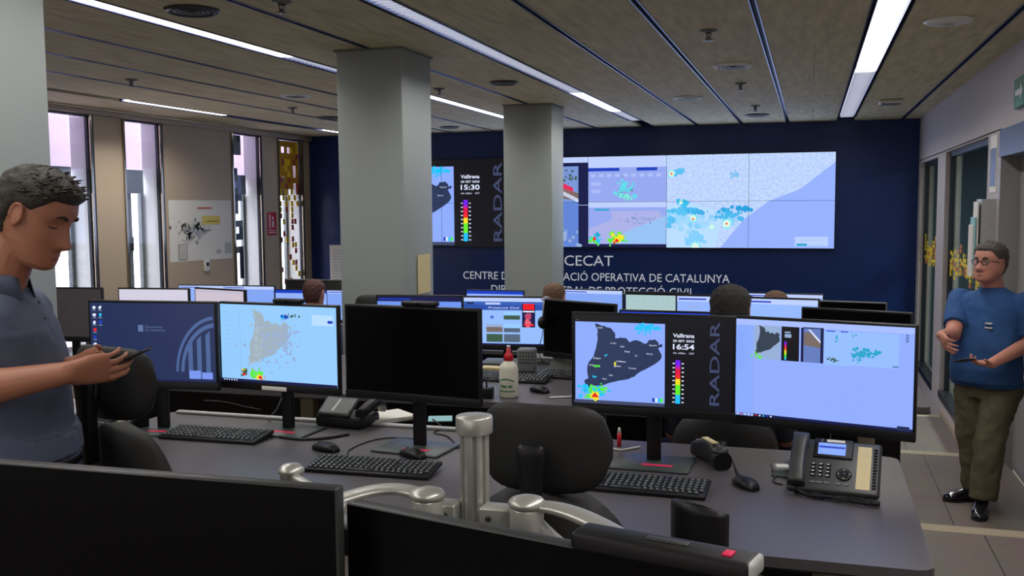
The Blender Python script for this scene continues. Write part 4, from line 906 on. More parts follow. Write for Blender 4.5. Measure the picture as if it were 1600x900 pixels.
def deskphone(label, loc, rz, lit=True, scale=1.0, cord=True, group='desk phones'):
    t = thing('desk_phone', label, 'phone', loc, rz, group); t.scale = (scale,) * 3
    A = math.radians(38); Rt = Matrix.Rotation(A, 3, 'X')        # face tilted up towards the user
    # local face plane: x right, y up the face, z out
    b = MB(); b.rbox((-.135, .0, .0), (.135, .20, .026), .010, M['dgrey'], 3, R=Rt); b.build('body', t)
    MB().prism([(.0, .0), (.155, .0), (.155, .105), (.135, .112)], -.11, .11, M['black'], R=Matrix(((0, 0, 1), (1, 0, 0), (0, 1, 0)))).build('foot', t)
    h = MB(); secs = []
    for k in range(15):
        u = k / 14; zz = .040 + .010 * math.sin(PI * u) - .008 * math.sin(PI * u) ** 4; wd = .026 - .006 * math.sin(PI * u); secs.append((Rt @ Vector((-.105, .008 + .190 * u, zz)), wd, .015, Vector((1, 0, 0)), Rt @ Vector((0, 0, 1))))
    h.loft(secs, M['dgrey'], 20, ex=4)
    for yy in (.03, .175): h.rbox((-.128, yy - .022, .022), (-.082, yy + .022, .040), .006, M['black'], R=Rt)
    h.build('handset', t)
    s = MB().rbox((-.065, .125, .025), (.052, .198, .032), .003, M['black'], R=Rt).build('display_frame', t)
    d = MB(); 
    def pl(x0, y0, x1, y1, z, m, mb_): mb_.add([Rt @ Vector(v) for v in ((x0, y0, z), (x1, y0, z), (x1, y1, z), (x0, y1, z))], [(0, 1, 2, 3)], m)
    pl(-.052, .135, .030, .180, .0324, glow((126, 164, 255)) if lit else M['mgrey'], d)
    if lit:
        pl(-.050, .160, .028, .168, .0327, MIDB, d); pl(-.046, .150, .0, .152, .0327, GREYM, d); pl(-.046, .143, .01, .145, .0327, GREYM, d); pl(-.048, .172, -.02, .174, .0327, GREYM, d)
    d.build('display', s); e = MB(); pl(-.028, .184, .026, .194, .0326, M['paper'], e); pl(-.044, .183, -.04, .196, .0326, M['mgrey'], e); e.build('name_strip', s, 'white name strip')
    kb = MB()
    for r in range(4):
        for c in range(3):
            x = -.060 + c * .022; y = .098 - r * .014; kb.rbox((x - .0075, y - .0045, .025), (x + .0075, y + .0045, .030), .002, M['black'], 1, R=Rt); pl(x - .005, y - .0015, x + .002, y + .002, .0303, M['white'], kb)
    for x in (-.060, -.040, -.018, .016, .038): kb.rbox((x - .009, .026, .025), (x + .009, .034, .029), .002, M['mgrey'], 1, R=Rt)
    kb.build('keypad', t)
    nv = MB().lathe([(.023, .025), (.023, .029), (.021, .031), (.011, .031), (.0105, .028), (.009, .033), (.001, .033)], M['black'], 28, c=(0, 0, 0)); nv.v = [tuple(Rt @ Vector((v[0] + .030, v[1] + .066, v[2]))) for v in nv.v]
    for dx, dy in ((.016, 0), (-.016, 0), (0, .016), (0, -.016)): pl(.030 + dx - .0015, .066 + dy - .0015, .030 + dx + .0015, .066 + dy + .0015, .0315, M['white'], nv)
    nv.build('navigation_wheel', t)
    e = MB(); pl(.066, .018, .106, .180, .0265, M['cream'], e)
    for k in range(13): pl(.068, .028 + k * .0117, .104, .0284 + k * .0117, .0268, M['maproad'], e)
    e.build('speed_dial_card', t, 'cream paper card')
    kk = MB()
    for k in range(14): kk.rbox((.112, .022 + k * .0112, .025), (.124, .029 + k * .0112, .030), .002, M['black'], 1, R=Rt)
    kk.build('line_keys', t)
    if cord:
        p = bez((-.11, .0, .03), (-.10, -.06, .0), (-.02, -.05, .01), (.03, -.04, .01), 24) + bez((.03, -.04, .01), (.08, -.04, .01), (.15, -.05, .01), (.135, -.065, .01), 20) + bez((.135, -.065, .01), (.1, -.085, .01), (.0, -.06, .01), (-.06, -.02, .01), 20)
        # coil
        cp = []; n = len(p) * 7
        for i in range(n):
            u = i / (n - 1) * (len(p) - 1); a = int(min(u, len(p) - 2)); q = Vector(p[a]).lerp(Vector(p[a + 1]), u - a); th = i * 1.5
            cp.append(q + Vector((0, math.cos(th) * .0055, math.sin(th) * .0055 + .002)))
        MB().tube(cp, .0022, M['cable'], 5).build('coiled_cord', t)
    return t
pa = at(1300, 775, Z=DZ_)
deskphone('large grey desk phone with lit blue display on the right end of the front desk', (pa.x, pa.y - .01, DZ_), -.10)
pb = at(185, 672, Z=DZ_); deskphone('desk phone with a cream card behind the left office chair', (pb.x - .03, pb.y - .05, DZ_), -.28, lit=False, cord=False, scale=.9)
# small handheld phone in its charging cradle beside the weather map monitor
p = at(535, 668, Z=DZ_); t = thing('desk_phone', 'dark phone with a reflective display below the weather map monitor\'s right corner', 'phone', (p.x, p.y, DZ_), -.12, 'desk phones')
Rt = Matrix.Rotation(math.radians(35), 3, 'X')
MB().rbox((-.12, -.02, 0), (.10, .13, .05), .014, M['black'], 3).build('body', t)
MB().rbox((-.105, .01, .045), (.045, .11, .062), .006, M['dgrey'], 2, R=Rt).build('display_frame', t)
d = MB(); d.add([Rt @ Vector(v) for v in ((-.095, .022, .0625), (.035, .022, .0625), (.035, .10, .0625), (-.095, .10, .0625))], [(0, 1, 2, 3)], M['mgrey']); d.add([Rt @ Vector(v) for v in ((-.045, .03, .063), (-.035, .03, .063), (-.028, .095, .063), (-.036, .095, .063))], [(0, 1, 2, 3)], M['white']); d.build('display', t, 'glossy display with a painted white reflection')  # white streak is a reflection put in as colour
h = MB(); h.loft([((.09 + .02 * math.sin(PI * k / 12), -.01 + .17 * k / 12, .06 + .035 * math.sin(PI * k / 12)), .022, .020, (1, 0, 0), (0, 0, 1)) for k in range(13)], M['black'], 16, ex=3); h.build('handset', t)
# handheld scanner like handset below the radar screen
p = at(1110, 715, Z=DZ_ + .02); t = thing('radio_handset', 'bulky black handset with a cream strip lying below the radar screen', 'handset', (p.x, p.y, DZ_), -1.05)
b = MB(); secs = []
for k in range(15):
    u = k / 14; secs.append(((-.10 + .2 * u, 0, .030 + .014 * math.sin(PI * u)), .032 - .010 * math.sin(PI * u) + .0, .028 + .010 * u * (1 - u) * 4, (0, 1, 0), (0, 0, 1)))
b.loft(secs, M['black'], 20, ex=3); b.build('body', t); MB().rbox((-.05, -.012, .076), (.04, .012, .082), .003, M['cream']).build('label_strip', t, 'cream label strip'); MB().lathe([(.026, 0), (.028, .006), (.020, .014), (.001, .016)], M['dgrey'], 20, c=(.078, 0, .058)).build('earpiece', t)
k = MB()
for i in range(5): k.rbox((-.09 + i * .012, -.016, .058), (-.082 + i * .012, .016, .066), .002, M['mgrey'], 1)
k.build('keys', t)

# milky white glue bottle with a red spout
p = at(795, 640, Z=Z2); by = 4.36; bx = at(795, 600, Y=by).x
t = thing('squeeze_bottle', 'white plastic bottle with red nozzle on the second row desk', 'bottle', (bx, by, Z2))
MB().lathe([(.001, 0), (.040, .0), (.0445, .006), (.0445, .135), (.040, .152), (.020, .172), (.017, .176)], M['glue'], 36).build('bottle_body', t)
MB().lathe([(.022, .173), (.0225, .19), (.018, .204), (.011, .212), (.0095, .232), (.001, .233)], M['red'], 28).build('nozzle', t, 'red nozzle'); MB().lathe([(.0085, .2325), (.0085, .244), (.001, .245)], M['white'], 18).build('tip_cap', t)
lb = MB(); n = 16
for j, (z0, z1, a0, a1) in enumerate(((.075, .082, -2.5, -.7), (.03, .036, -2.6, -.6), (.05, .062, -2.2, -1.5), (.05, .062, -1.35, -.9))):
    vs = []
    for i in range(n + 1):
        a = a0 + (a1 - a0) * i / n; w = .012 * math.sin(PI * i / n) if j == 0 else 0
        vs += [(.045 * math.cos(a), .045 * math.sin(a), z0 + w), (.045 * math.cos(a), .045 * math.sin(a), z1 + w)]
    lb.add(vs, [(2 * i, 2 * i + 2, 2 * i + 3, 2 * i + 1) for i in range(n)], M['green'], True)
lb.build('printed_label', t, 'green printed label')
# papers, pads, pens, cables
def prop_paper(label, px, py, z, rz, n, sx=.21, sy=.297, m='paper', nm='paper_stack'):
    p = at(px, py, Z=z); return sheets(nm, label, p.x, p.y, z, rz, n, sx, sy, m=m)
prop_paper('loose white papers on the front desk behind the black unlit monitor\'s left side', 600, 655, DZ_, .9, 9, .22, .16)
prop_paper('pale cyan sheet beside the silver post, on the front desk', 688, 655, DZ_, .3, 2, .10, .10, 'cyanpaper', 'note_sheet')
prop_paper('yellowish notepad above the keyboard behind the white bottle', 775, 577, Z2 + .001, .05, 7, .16, .07, 'cream', 'notepad')
p = at(878, 622, Z=Z2); t = thing('pen', 'white pen lying on the second row desk', 'pen', (p.x, p.y, Z2), .5)
MB().tube([(-.06, 0, .005), (.055, 0, .005)], .0045, M['white'], 12).build('barrel', t); MB().tube([(.055, 0, .005), (.068, 0, .005)], [.0045, .001], M['dgrey'], 12).build('tip', t)
p = at(770, 622, Z=Z2); t = thing('card_reader', 'small black device on the second row desk left of the white bottle', 'device', (p.x - .03, p.y, Z2), .1)
MB().rbox((-.03, -.03, 0), (.03, .03, .05), .006, M['black']).build('body', t); MB().tube([(-.0, .0, .05), (.0, .0, .08), (.03, .0, .085), (.06, 0, .075)], .004, M['black'], 8).build('cable', t)
# perforated phone like speaker and folded cloth under the second row monitors
p = at(862, 562, Z=Z2 + .02); t = thing('document_tray', 'grey tray of papers under the civil protection web page monitor', 'tray', (p.x, p.y, Z2), .1)
MB().rbox((-.14, -.08, .03), (.10, .08, .042), .004, M['mgrey']).build('shelf', t); MB().rbox((-.13, -.07, 0), (-.11, .07, .03), .002, M['black']).build('leg', t); MB().rbox((.07, -.07, 0), (.09, .07, .03), .002, M['black']).build('leg', t)
p = at(828, 545, Y=5.1); t = thing('desk_speaker', 'small grey perforated speaker behind the white bottle', 'speaker', (p.x, 5.02, Z2), .1)
MB().rbox((-.05, 0, 0), (.05, .07, .13), .012, M['mgrey'], 3).build('case', t)
k = MB()
for i in range(5):
    for j in range(4): k.box((-.035 + i * .016, -.002, .05 + j * .018), (-.028 + i * .016, .001, .057 + j * .018), M['black'])
k.build('grille', t)
p = at(905, 560, Z=Z2); t = thing('folded_cloth', 'crumpled grey cloth beside the radar screen\'s left edge', 'cloth', (p.x + .03, 5.10, Z2), 0)
b = MB(); rd = random.Random(4); nx, ny = 12, 10; vs = []
for i in range(nx):
    for j in range(ny):
        e_ = min(i, nx - 1 - i, j, ny - 1 - j); vs.append((-.09 + .18 * i / (nx - 1), -.06 + .10 * j / (ny - 1), (0 if e_ == 0 else .10 * min(1, e_ / 2) * (.6 + .6 * rd.random()))))
fs = [(i * ny + j, (i + 1) * ny + j, (i + 1) * ny + j + 1, i * ny + j + 1) for i in range(nx - 1) for j in range(ny - 1)]
b.add(vs, fs, M['mgrey'], True); b.build('cloth_body', t)
p = at(978, 672, Z=DZ_ + .03); t = thing('marker_pen', 'small red capped marker standing behind the radar screen\'s foot', 'pen', (p.x, 3.52, DZ_))
MB().tube([(0, 0, 0), (0, 0, .05)], .008, M['red'], 14).build('barrel', t); MB().tube([(0, 0, .05), (0, 0, .07)], [.007, .004], M['white'], 12).build('cap', t)
def cable(label, pts, r=.0028, m='cable', z=None, grp='loose desk cables'):
    ps = [at(x, y, Z=(z or DZ_) + r + h) for x, y, h in pts]; out = []
    for i in range(len(ps) - 1):
        a = ps[max(i - 1, 0)]; b = ps[i]; c = ps[i + 1]; d = ps[min(i + 2, len(ps) - 1)]
        for k in range(8):
            u = k / 8; out.append(.5 * ((2 * b) + (c - a) * u + (2 * a - 5 * b + 4 * c - d) * u * u + (3 * b - a - 3 * c + d) * u ** 3))
    out.append(ps[-1]); o0 = out[0].copy()
    o = MB().tube([q - o0 for q in out], r, M[m], 8).build('desk_cable'); o.location = o0
    tag(o, label, 'cable', grp)
cable('thin black cable looping left of the mouse beside the keyboard', [(548, 716, 0), (545, 704, 0), (575, 690, 0), (610, 684, 0), (650, 686, 0)])
cable('black cable curling beside the black unlit monitor\'s foot', [(676, 655, .01), (690, 668, 0), (678, 676, 0), (700, 682, 0), (716, 700, 0)])
cable('black cable running back from the mouse near the big desk phone', [(1155, 745, .01), (1148, 728, 0), (1142, 715, 0), (1125, 700, .0), (1118, 690, 0)])
cable('black cables lying behind the dark blue desktop monitor\'s foot', [(318, 626, 0), (350, 628, 0), (385, 636, 0), (408, 640, 0)])
cable('black cable dangling under the weather map monitor', [(440, 622, 0), (432, 640, 0), (420, 655, 0), (432, 664, 0)])
cable('flat black cable bundle in front of the dark phone', [(436, 682, .0), (470, 686, 0), (510, 684, 0), (545, 678, 0)], r=.006)
cable('white cable lying behind the radar screen\'s foot', [(955, 700, 0), (970, 703, 0), (990, 700, 0), (1000, 698, 0)], r=.004, m='whitecable')
cable('black cable left of the big desk phone', [(1205, 726, 0), (1212, 742, 0), (1208, 752, 0), (1222, 757, 0)])
t = thing('network_adapter', 'small pale box just left of the big desk phone', 'adapter', (at(1222, 738, Z=DZ_).x, at(1222, 738, Z=DZ_).y, DZ_), .2)
MB().rbox((-.03, -.03, 0), (.03, .03, .022), .005, M['mgrey']).build('box', t); MB().rbox((-.02, -.02, .0215), (.02, .02, .024), .001, M['white']).build('lid', t)
o = MB().rbox((-2.62, 3.585, DZ_), (-1.3, 3.615, DZ_ + .012), .004, M['lgrey']).build('cable_channel'); tag(o, 'long pale strip along the far edge of the front desk, behind the left monitors', 'cable channel')
# white articulated arm behind the left monitors
# ------------------------------------------------------------------ headset on the dark second row monitor
hc = mk.location; ca, sa = math.cos(-.42), math.sin(-.42)
hx, hy = hc.x - .20 * ca - .0 * sa, hc.y - .20 * sa; hz = 1.07 + (at(850, 471, Y=4.95).z - 1.07)
t = thing('headset', 'black headset hanging on the corner of the dark unlit monitor', 'headset', (hx, hy, hz + .004), -.42)
pts = [Vector((-.045 * math.sin(a), -.014, .03 * math.cos(a) - .0)) for a in [PI * (-.5 + k / 12) for k in range(13)]]
MB().tube([Vector((0, -.02 + .04 * 0, 0)) + Vector((0, -.03 * math.sin(PI * k / 12) * 0 + (-.035 + .07 * k / 12), .012 * math.sin(PI * k / 12))) for k in range(13)], .005, M['whitecable'], 8).build('headband', t)
MB().tube([(0, -.035, .0), (0.002, -.045, -.04), (0, -.045, -.09)], .004, M['lgrey'], 8).build('arm', t)
MB().lathe([(.03, -.012), (.034, -.004), (.034, .006), (.028, .014), (.001, .015)], M['black'], 26, c=(0, -.045, -.12), R=Matrix.Rotation(PI / 2, 3, 'Y') ).build('ear_cup', t)
MB().tube(bez((0, -.045, -.15), (.0, -.05, -.25), (-.06, -.05, -.25), (-.02, -.03, -.33), 14), .0022, M['cable'], 6).build('cord', t)

# ================================================================== CHAIRS
def chair(label, x, y, floor, rz, zseat=.52, ztop=.92, head=None, cw=.46, group='black office chairs'):
    """faces +y before the turn; back towards -y.  head = height of headrest top above floor"""
    t = thing('office_chair', label, 'chair', (x, y, floor), rz, group)
    for k in range(5):
        a = 2 * PI * k / 5 + .3; d = Vector((math.cos(a), math.sin(a), 0))
        b = MB().tube([Vector((0, 0, .13)), d * .16 + Vector((0, 0, .105)), d * .29 + Vector((0, 0, .075))], [.026, .020, .014], M['black'], 10).build('leg', t)
        MB().lathe([(.001, -.012), (.024, -.012), (.027, -.008), (.027, .008), (.024, .012), (.001, .012)], M['blackrub'], 18, c=d * .29 + Vector((0, 0, .027)), R=Matrix.Rotation(a + PI / 2, 3, 'Z') @ Matrix.Rotation(PI / 2, 3, 'Y')).build('caster', b)
    MB().tube([(0, 0, .10), (0, 0, zseat - .05)], [.028, .024], M['black'], 16).build('gas_column', t)
    MB().loft([((0, 0, zseat - .045), .20, .20, (1, 0, 0), (0, 1, 0)), ((0, 0, zseat - .03), .235, .235, (1, 0, 0), (0, 1, 0)), ((0, 0, zseat + .02), .245, .24, (1, 0, 0), (0, 1, 0)), ((0, 0, zseat + .045), .215, .21, (1, 0, 0), (0, 1, 0))], M['blacksoft'], 36, ex=3).build('seat', t)
    hb = ztop - zseat - .08; zc = zseat + .08
    bk = MB(); nx, nz = 18, 18; fr = []; ba = []
    for j in range(nz + 1):
        v = j / nz
        wv = cw / 2 * ((1 - max(0, (v - .45) / .55) ** 2.2 * .999) ** .5 if v > .45 else (.86 + .14 * v / .45))
        for i in range(nx + 1):
            u = -1 + 2 * i / nx; xx = u * wv; yy = -.235 - .05 * v + .06 * u * u - .02 * math.sin(PI * v); zz = zc + hb * v
            fr.append((xx, yy + .022 * (1 - abs(u) ** 6), zz)); ba.append((xx, yy - .022 * (1 - abs(u) ** 6), zz))
    N = (nx + 1) * (nz + 1); f = []
    for j in range(nz):
        for i in range(nx):
            a = j * (nx + 1) + i; f.append((a, a + 1, a + nx + 2, a + nx + 1)); f.append((N + a, N + a + nx + 1, N + a + nx + 2, N + a + 1))
    for i in range(nx): f.append((i, N + i, N + i + 1, i + 1)); a = nz * (nx + 1) + i; f.append((a, a + 1, N + a + 1, N + a))
    bk.add(fr + ba, f, M['blacksoft'], True); bk.build('backrest', t)
    MB().tube([(0, -.02, zseat - .05), (0, -.25, zseat - .05), (0, -.33, zseat + .1), (0, -.335, ztop - .12)], [.03, .03, .028, .022], M['black'], 12).build('back_support', t)
    for s in (-1, 1):
        a = MB().tube([(s * .20, 0, zseat - .04), (s * .28, 0, zseat - .03), (s * .295, .0, zseat + .05), (s * .295, 0, zseat + .17)], .017, M['black'], 12).build('armrest', t)
        MB().rbox((s * .295 - .04, -.12, zseat + .17), (s * .295 + .04, .13, zseat + .20), .013, M['blackrub'], 3).build('arm_pad', a)
    if head:
        st = MB(); zs = ztop - .10; st.tube([(0, -.33, zs), (0, -.335, head - .16), (0, -.315, head - .10)], [.014, .018, .018], M['black'], 14); st.loft([((0, -.352, z_), w_, d_, (1, 0, 0), (0, 1, 0)) for z_, w_, d_ in ((zs, .020, .014), (head - .20, .024, .016), (head - .13, .031, .018), (head - .105, .035, .019), (head - .088, .034, .017), (head - .080, .026, .010))], M['black'], 22, ex=3); st.build('headrest_stem', t)
        h = MB(); secs = []
        for k in range(17):
            u = -1 + 2 * k / 16; e_ = (1 - abs(u) ** 5) ** .45
            secs.append(((u * .165, -.285 + .045 * u * u, head - .105), .030 * max(e_, .05), .105 * max(e_, .2), (0, 1, 0), (0, 0, 1)))
        h.loft(secs, M['blacksoft'], 26, ex=2.8); h.build('headrest', t)
    return t
hp = at(854, 700, Y=2.2)
chair('office chair with a wide padded headrest in front of the radar screen', hp.x, 2.2 + .28, .28, -.05, ztop=at(900, 775, Y=2.15).z - .28, head=at(854, 632, Y=2.2).z - .28, zseat=.5)
hp2 = at(188, 600, Y=2.3)
chair('office chair with headrest beside the man with the phone, turned to the right', hp2.x - .01, 2.60, .28, -.22, ztop=at(250, 672, Y=2.3).z - .28, head=at(205, 545, Y=2.3).z - .28, zseat=.5)
hp3 = at(1122, 787, Y=2.25)
t = chair('office chair without headrest whose slim curved back post shows right of centre', hp3.x + .17, 2.437, .28, -.61, ztop=.80, zseat=.48)
zt3 = at(1122, 785, Y=2.15).z - .28; b = MB(); n = 12; vs = []
for zz, wv in ((.55, .074), (zt3 - .02, .078), (zt3, .076)):
    for i in range(n + 1):
        u = -1 + 2 * i / n; vs.append((u * wv, -.36 - .035 * (1 - u * u), zz - (0.012 * u * u if zz == zt3 else 0)))
    for i in range(n + 1):
        u = 1 - 2 * i / n; vs.append((u * wv, -.345 - .025 * (1 - u * u), zz - (0.012 * u * u if zz == zt3 else 0)))
m_ = 2 * (n + 1); b.add(vs, [(r * m_ + i, r * m_ + (i + 1) % m_, (r + 1) * m_ + (i + 1) % m_, (r + 1) * m_ + i) for r in range(2) for i in range(m_)] + [tuple(range(2 * m_, 3 * m_)), tuple(range(m_))[::-1]], M['black'], True); b.build('back_post', t, 'slim curved black back post')
q_ = at(592, 457, Y=5.85); chair('empty office chair whose rounded black top shows in front of the wide pillar', q_.x, 5.98, 0, .2, ztop=1.0, head=q_.z, zseat=.5)

# ================================================================== PEOPLE
def bake(mb, name, voxel, m, parent=None, smooth=4, label=None, extra=None, sfac=.5, disp=None):
    """join overlapping closed shells into one continuous surface"""
    me = mb.mesh('tmp'); bm = bmesh.new(); bm.from_mesh(me); bmesh.ops.remove_doubles(bm, verts=bm.verts, dist=1e-6); bmesh.ops.recalc_face_normals(bm, faces=bm.faces); bm.to_mesh(me); bm.free()
    o = bpy.data.objects.new('tmp', me); COL.objects.link(o)
    r = o.modifiers.new('r', 'REMESH'); r.mode = 'VOXEL'; r.voxel_size = voxel; r.use_smooth_shade = True
    if smooth: sm = o.modifiers.new('s', 'SMOOTH'); sm.factor = sfac; sm.iterations = smooth
    if disp:
        tx = bpy.data.textures.new('folds', 'CLOUDS'); tx.noise_scale = disp[1]; dm = o.modifiers.new('d', 'DISPLACE'); dm.texture = tx; dm.strength = disp[0]; dm.mid_level = .5
    out = bpy.data.meshes.new_from_object(o.evaluated_get(bpy.context.evaluated_depsgraph_get()))
    bpy.data.objects.remove(o); bpy.data.meshes.remove(me)
    out.materials.clear(); out.materials.append(m)
    n = len(out.polygons); out.polygons.foreach_set('material_index', [0] * n); out.polygons.foreach_set('use_smooth', [True] * n)
    ob = bpy.data.objects.new(name, out); COL.objects.link(ob); ob.parent = parent
    if label: ob['label'] = label
    return ob
def interp(tab, x):
    if x <= tab[0][0]: return tab[0][1:]
    for a, b in zip(tab, tab[1:]):
        if x <= b[0]:
            u = (x - a[0]) / (b[0] - a[0]); u = u * u * (3 - 2 * u) * .5 + u * .5
            return tuple(p + (q - p) * u for p, q in zip(a[1:], b[1:]))
    return tab[-1][1:]
HEAD = [(-.120, .040, .010, .014), (-.114, .074, -.006, .034), (-.100, .087, -.026, .048), (-.080, .087, -.050, .057), (-.055, .087, -.074, .064), (-.025, .086, -.088, .070), (.010, .086, -.097, .075),
        (.045, .091, -.100, .078), (.072, .084, -.095, .076), (.095, .064, -.078, .064), (.110, .038, -.054, .046), (.118, .014, -.030, .026), (.121, .000, -.012, .006)]
def gs(x, s): return math.exp(-.5 * (x / s) ** 2)
def head_pt(z, a, sc=1.0, fat=0.0):
    f, b, w = interp(HEAD, z); cx = (f + b) / 2; rx = (f - b) / 2; w = w * (1 + fat * gs(z + .05, .05))
    ca, sa = math.cos(a), math.sin(a); e = .88
    x = cx + rx * math.copysign(abs(ca) ** e, ca); y = w * math.copysign(abs(sa) ** e, sa)
    if ca > 0:
        nz = 0
        if -.058 < z < .032: u = (.032 - z) / .070; nz = .035 * min(1, max(0, u)) ** 1.15 * (1 if z > -.038 else max(0, (z + .058) / .020))
        x += nz * gs(y, .0105 + .005 * gs(z + .035, .012))
        x += .006 * gs(z + .070, .006) * gs(y, .022) + .006 * gs(z + .084, .006) * gs(y, .020) - .003 * gs(z + .077, .003) * gs(y, .024)
        x += .006 * gs(z + .106, .010) * gs(y, .018) + .005 * gs(z - .030, .008) * gs(abs(y) - .028, .018)
        x -= .010 * gs(z - .010, .012) * gs(abs(y) - .033, .012)
        x += .004 * gs(z + .018, .014) * gs(abs(y) - .048, .014)
    return Vector((x * sc, y * sc, z * sc))
def head_shell(mb, m, X, nz=70, na=72, fn=None, fat=0.0, sc=1.0):
    vs = []; zs = [-.120 + .241 * (.5 - .5 * math.cos(PI * k / nz)) for k in range(nz + 1)]
    for z in zs:
        for k in range(na):
            a = 2 * PI * k / na; p = head_pt(z, a, sc, fat)
            if fn: p = fn(p, z, a)
            vs.append(X @ p)
    fs = [(j * na + k, j * na + (k + 1) % na, (j + 1) * na + (k + 1) % na, (j + 1) * na + k) for j in range(nz) for k in range(na)]
    mb.add(vs, fs, m, True); mb.add(vs[:na], [tuple(range(na))[::-1]], m); mb.add(vs[-na:], [tuple(range(na))], m)
def hair_fn(front=.070, side=.035, back=-.070, t=.016, seed=1, quiff=0.0, recede=0.0):
    rd = random.Random(seed); ph = [rd.uniform(0, 6.28) for _ in range(12)]
    def f(p, z, a):
        ca = math.cos(a)
        line = front if ca > .75 else side + (front - side) * max(0, (ca - .25) / .5) if ca > .25 else (side if ca > -.1 else side + (back - side) * min(1, (-.1 - ca) / .35))
        k = min(1, max(0, (z - line) / .012)); k = k * k * (3 - 2 * k)
        c = Vector((-.006, 0, .0)); d = (p - c); d.normalize()
        nz = sum(math.sin(a * (7 + 3 * i) + ph[i] + z * 160 * (1 if i % 2 else -1)) for i in range(4)) * .0010
        tt = t * (.45 + .55 * min(1, max(0, (z - line) / .05))) + nz + quiff * gs(z - .078, .022) * max(0, ca) ** 3
        return p + d * (k * tt - (1 - k) * .007)
    return f
def hand(mb, m, wrist, d, n, side, curl=(.35, .35, .35), spread=.05, th=(.55, .35), s=1.0, lens=(.074, .082, .077, .060)):
    """d to the fingertips, n palm normal, side=+1 thumb on cross(n,d)"""
    wrist = Vector(wrist); d = Vector(d).normalized(); n = Vector(n); n = (n - d * n.dot(d)).normalized(); sv = n.cross(d) * side
    mb.loft([(wrist - d * .01 * s, .027 * s, .020 * s, sv, n), (wrist + d * .02 * s, .031 * s, .018 * s, sv, n), (wrist + d * .05 * s, .040 * s, .017 * s, sv, n), (wrist + d * .085 * s, .042 * s, .014 * s, sv, n), (wrist + d * .097 * s, .039 * s, .010 * s, sv, n)], m, 20, ex=2.6)
    for i in range(4):
        o = (.031 - .0205 * i) * s; b = wrist + d * (.088 - .004 * abs(i - 1)) * s + sv * o; L = lens[i] * s; dr = (d + sv * spread * (1.5 - i)).normalized(); r0 = (.0092 - .0007 * i * .8) * s
        p = [b]; ang = 0
        for j, fr in enumerate((.45, .30, .25)):
            ang += curl[j] * (1 + .10 * i); dd = (dr * math.cos(ang) + n * math.sin(ang)); p.append(p[-1] + dd * L * fr)
        mb.tube([b - d * .02 * s] + p, [r0 * .95, r0, r0 * .93, r0 * .85, r0 * .70], m, 10)
        mb.ell(p[-1], (r0 * .72,) * 3, m, nu=10, nv=6)
        for q in p[1:-1]: mb.ell(q, (r0 * .95,) * 3, m, nu=10, nv=6)
    b = wrist + d * .025 * s + sv * .024 * s; dt = (d * math.cos(th[0]) + sv * math.sin(th[0]) + n * th[1]).normalized(); p1 = b + dt * .042 * s; dt2 = (dt + d * .25 + n * .1).normalized(); p2 = p1 + dt2 * .032 * s; p3 = p2 + (dt2 + d * .15).normalized() * .024 * s
    mb.tube([b - dt * .01, b, p1, p2, p3], [.012 * s, .0135 * s, .0112 * s, .0102 * s, .0080 * s], m, 10); mb.ell(p3, (.0082 * s,) * 3, m, nu=10, nv=6)
    return p3
def caps(mb, a, ra, b, rb, m, n=16):
    a = Vector(a); b = Vector(b); mb.tube([a, a.lerp(b, .5), b], [ra, (ra + rb) / 2, rb], m, n); mb.ell(a, (ra,) * 3, m, nu=14, nv=8); mb.ell(b, (rb,) * 3, m, nu=14, nv=8)
def face_bits(t, X, m_brow, sc=1.0, down=False, mouth=True):
    for s in (-1, 1):
        e = MB(); c = Vector((.0700, s * .0325, .010)) * sc
        if not down:
            e.ell(X @ c, (.0115 * sc,) * 3, M['eyew'], nu=16, nv=10); g = X @ (c + Vector((.0085, 0, -.001)) * sc); e.ell(g, (.0052 * sc,) * 3, M['iris'], nu=12, nv=8)
        else: e.tube([X @ (head_pt(.004 - .0025 * math.sin(PI * k / 7), s * (.30 + .045 * k), sc) + Vector((.0006, 0, 0))) for k in range(8)], .0017 * sc, M['hair'], 6)
        e.build('eye', t)
        b = MB(); b.tube([X @ (head_pt(.030 + .006 * math.sin(PI * k / 8) , s * (.18 + .052 * k), sc) + Vector((.0015, 0, 0))) for k in range(9)], [.0022 * sc, .004 * sc, .0044 * sc, .0044 * sc, .004 * sc, .0036 * sc, .003 * sc, .0022 * sc, .0012 * sc], m_brow, 7); b.build('eyebrow', t)
    if mouth:
        l = MB(); l.tube([X @ (head_pt(-.0765, -.26 + .065 * k, sc) + Vector((.0012, 0, 0))) for k in range(9)], [.001 * sc, .002 * sc, .0026 * sc, .003 * sc, .003 * sc, .003 * sc, .0026 * sc, .002 * sc, .001 * sc], M['lip'], 7); l.build('mouth', t)
def ears(mb, m, X, sc=1.0):
    for s in (-1, 1):
        R = X.to_3x3() @ Matrix.Rotation(s * .35, 3, 'Z') @ Matrix.Rotation(-.15, 3, 'Y')
        mb.ell(X @ (Vector((-.006, s * .077, .004)) * sc), (.0175 * sc, .0065 * sc, .031 * sc), m, R=R, nu=16, nv=12); mb.tube([X @ (Vector((-.004 + .017 * math.cos(a), s * (.083 + .002 * math.sin(a)), .006 + .028 * math.sin(a))) * sc) for a in [PI * (-.35 + 1.5 * k / 12) for k in range(13)]], .0036 * sc, m, 8)

# ---------------- man with phone (left), seen in profile; local x = forward, z = up, origin on the floor
hd = at(62, 335, D=2.5); fw = RW @ Vector((1, 0, 0)); yawA = math.atan2(fw.y, fw.x)
FL = .28
man = thing('person', 'man in a slate blue polo shirt looking down at the phone in his hands', 'person', (hd.x - .075 * math.cos(yawA), hd.y - .075 * math.sin(yawA), FL), yawA)
hz = hd.z - FL + .045                                         # head centre height
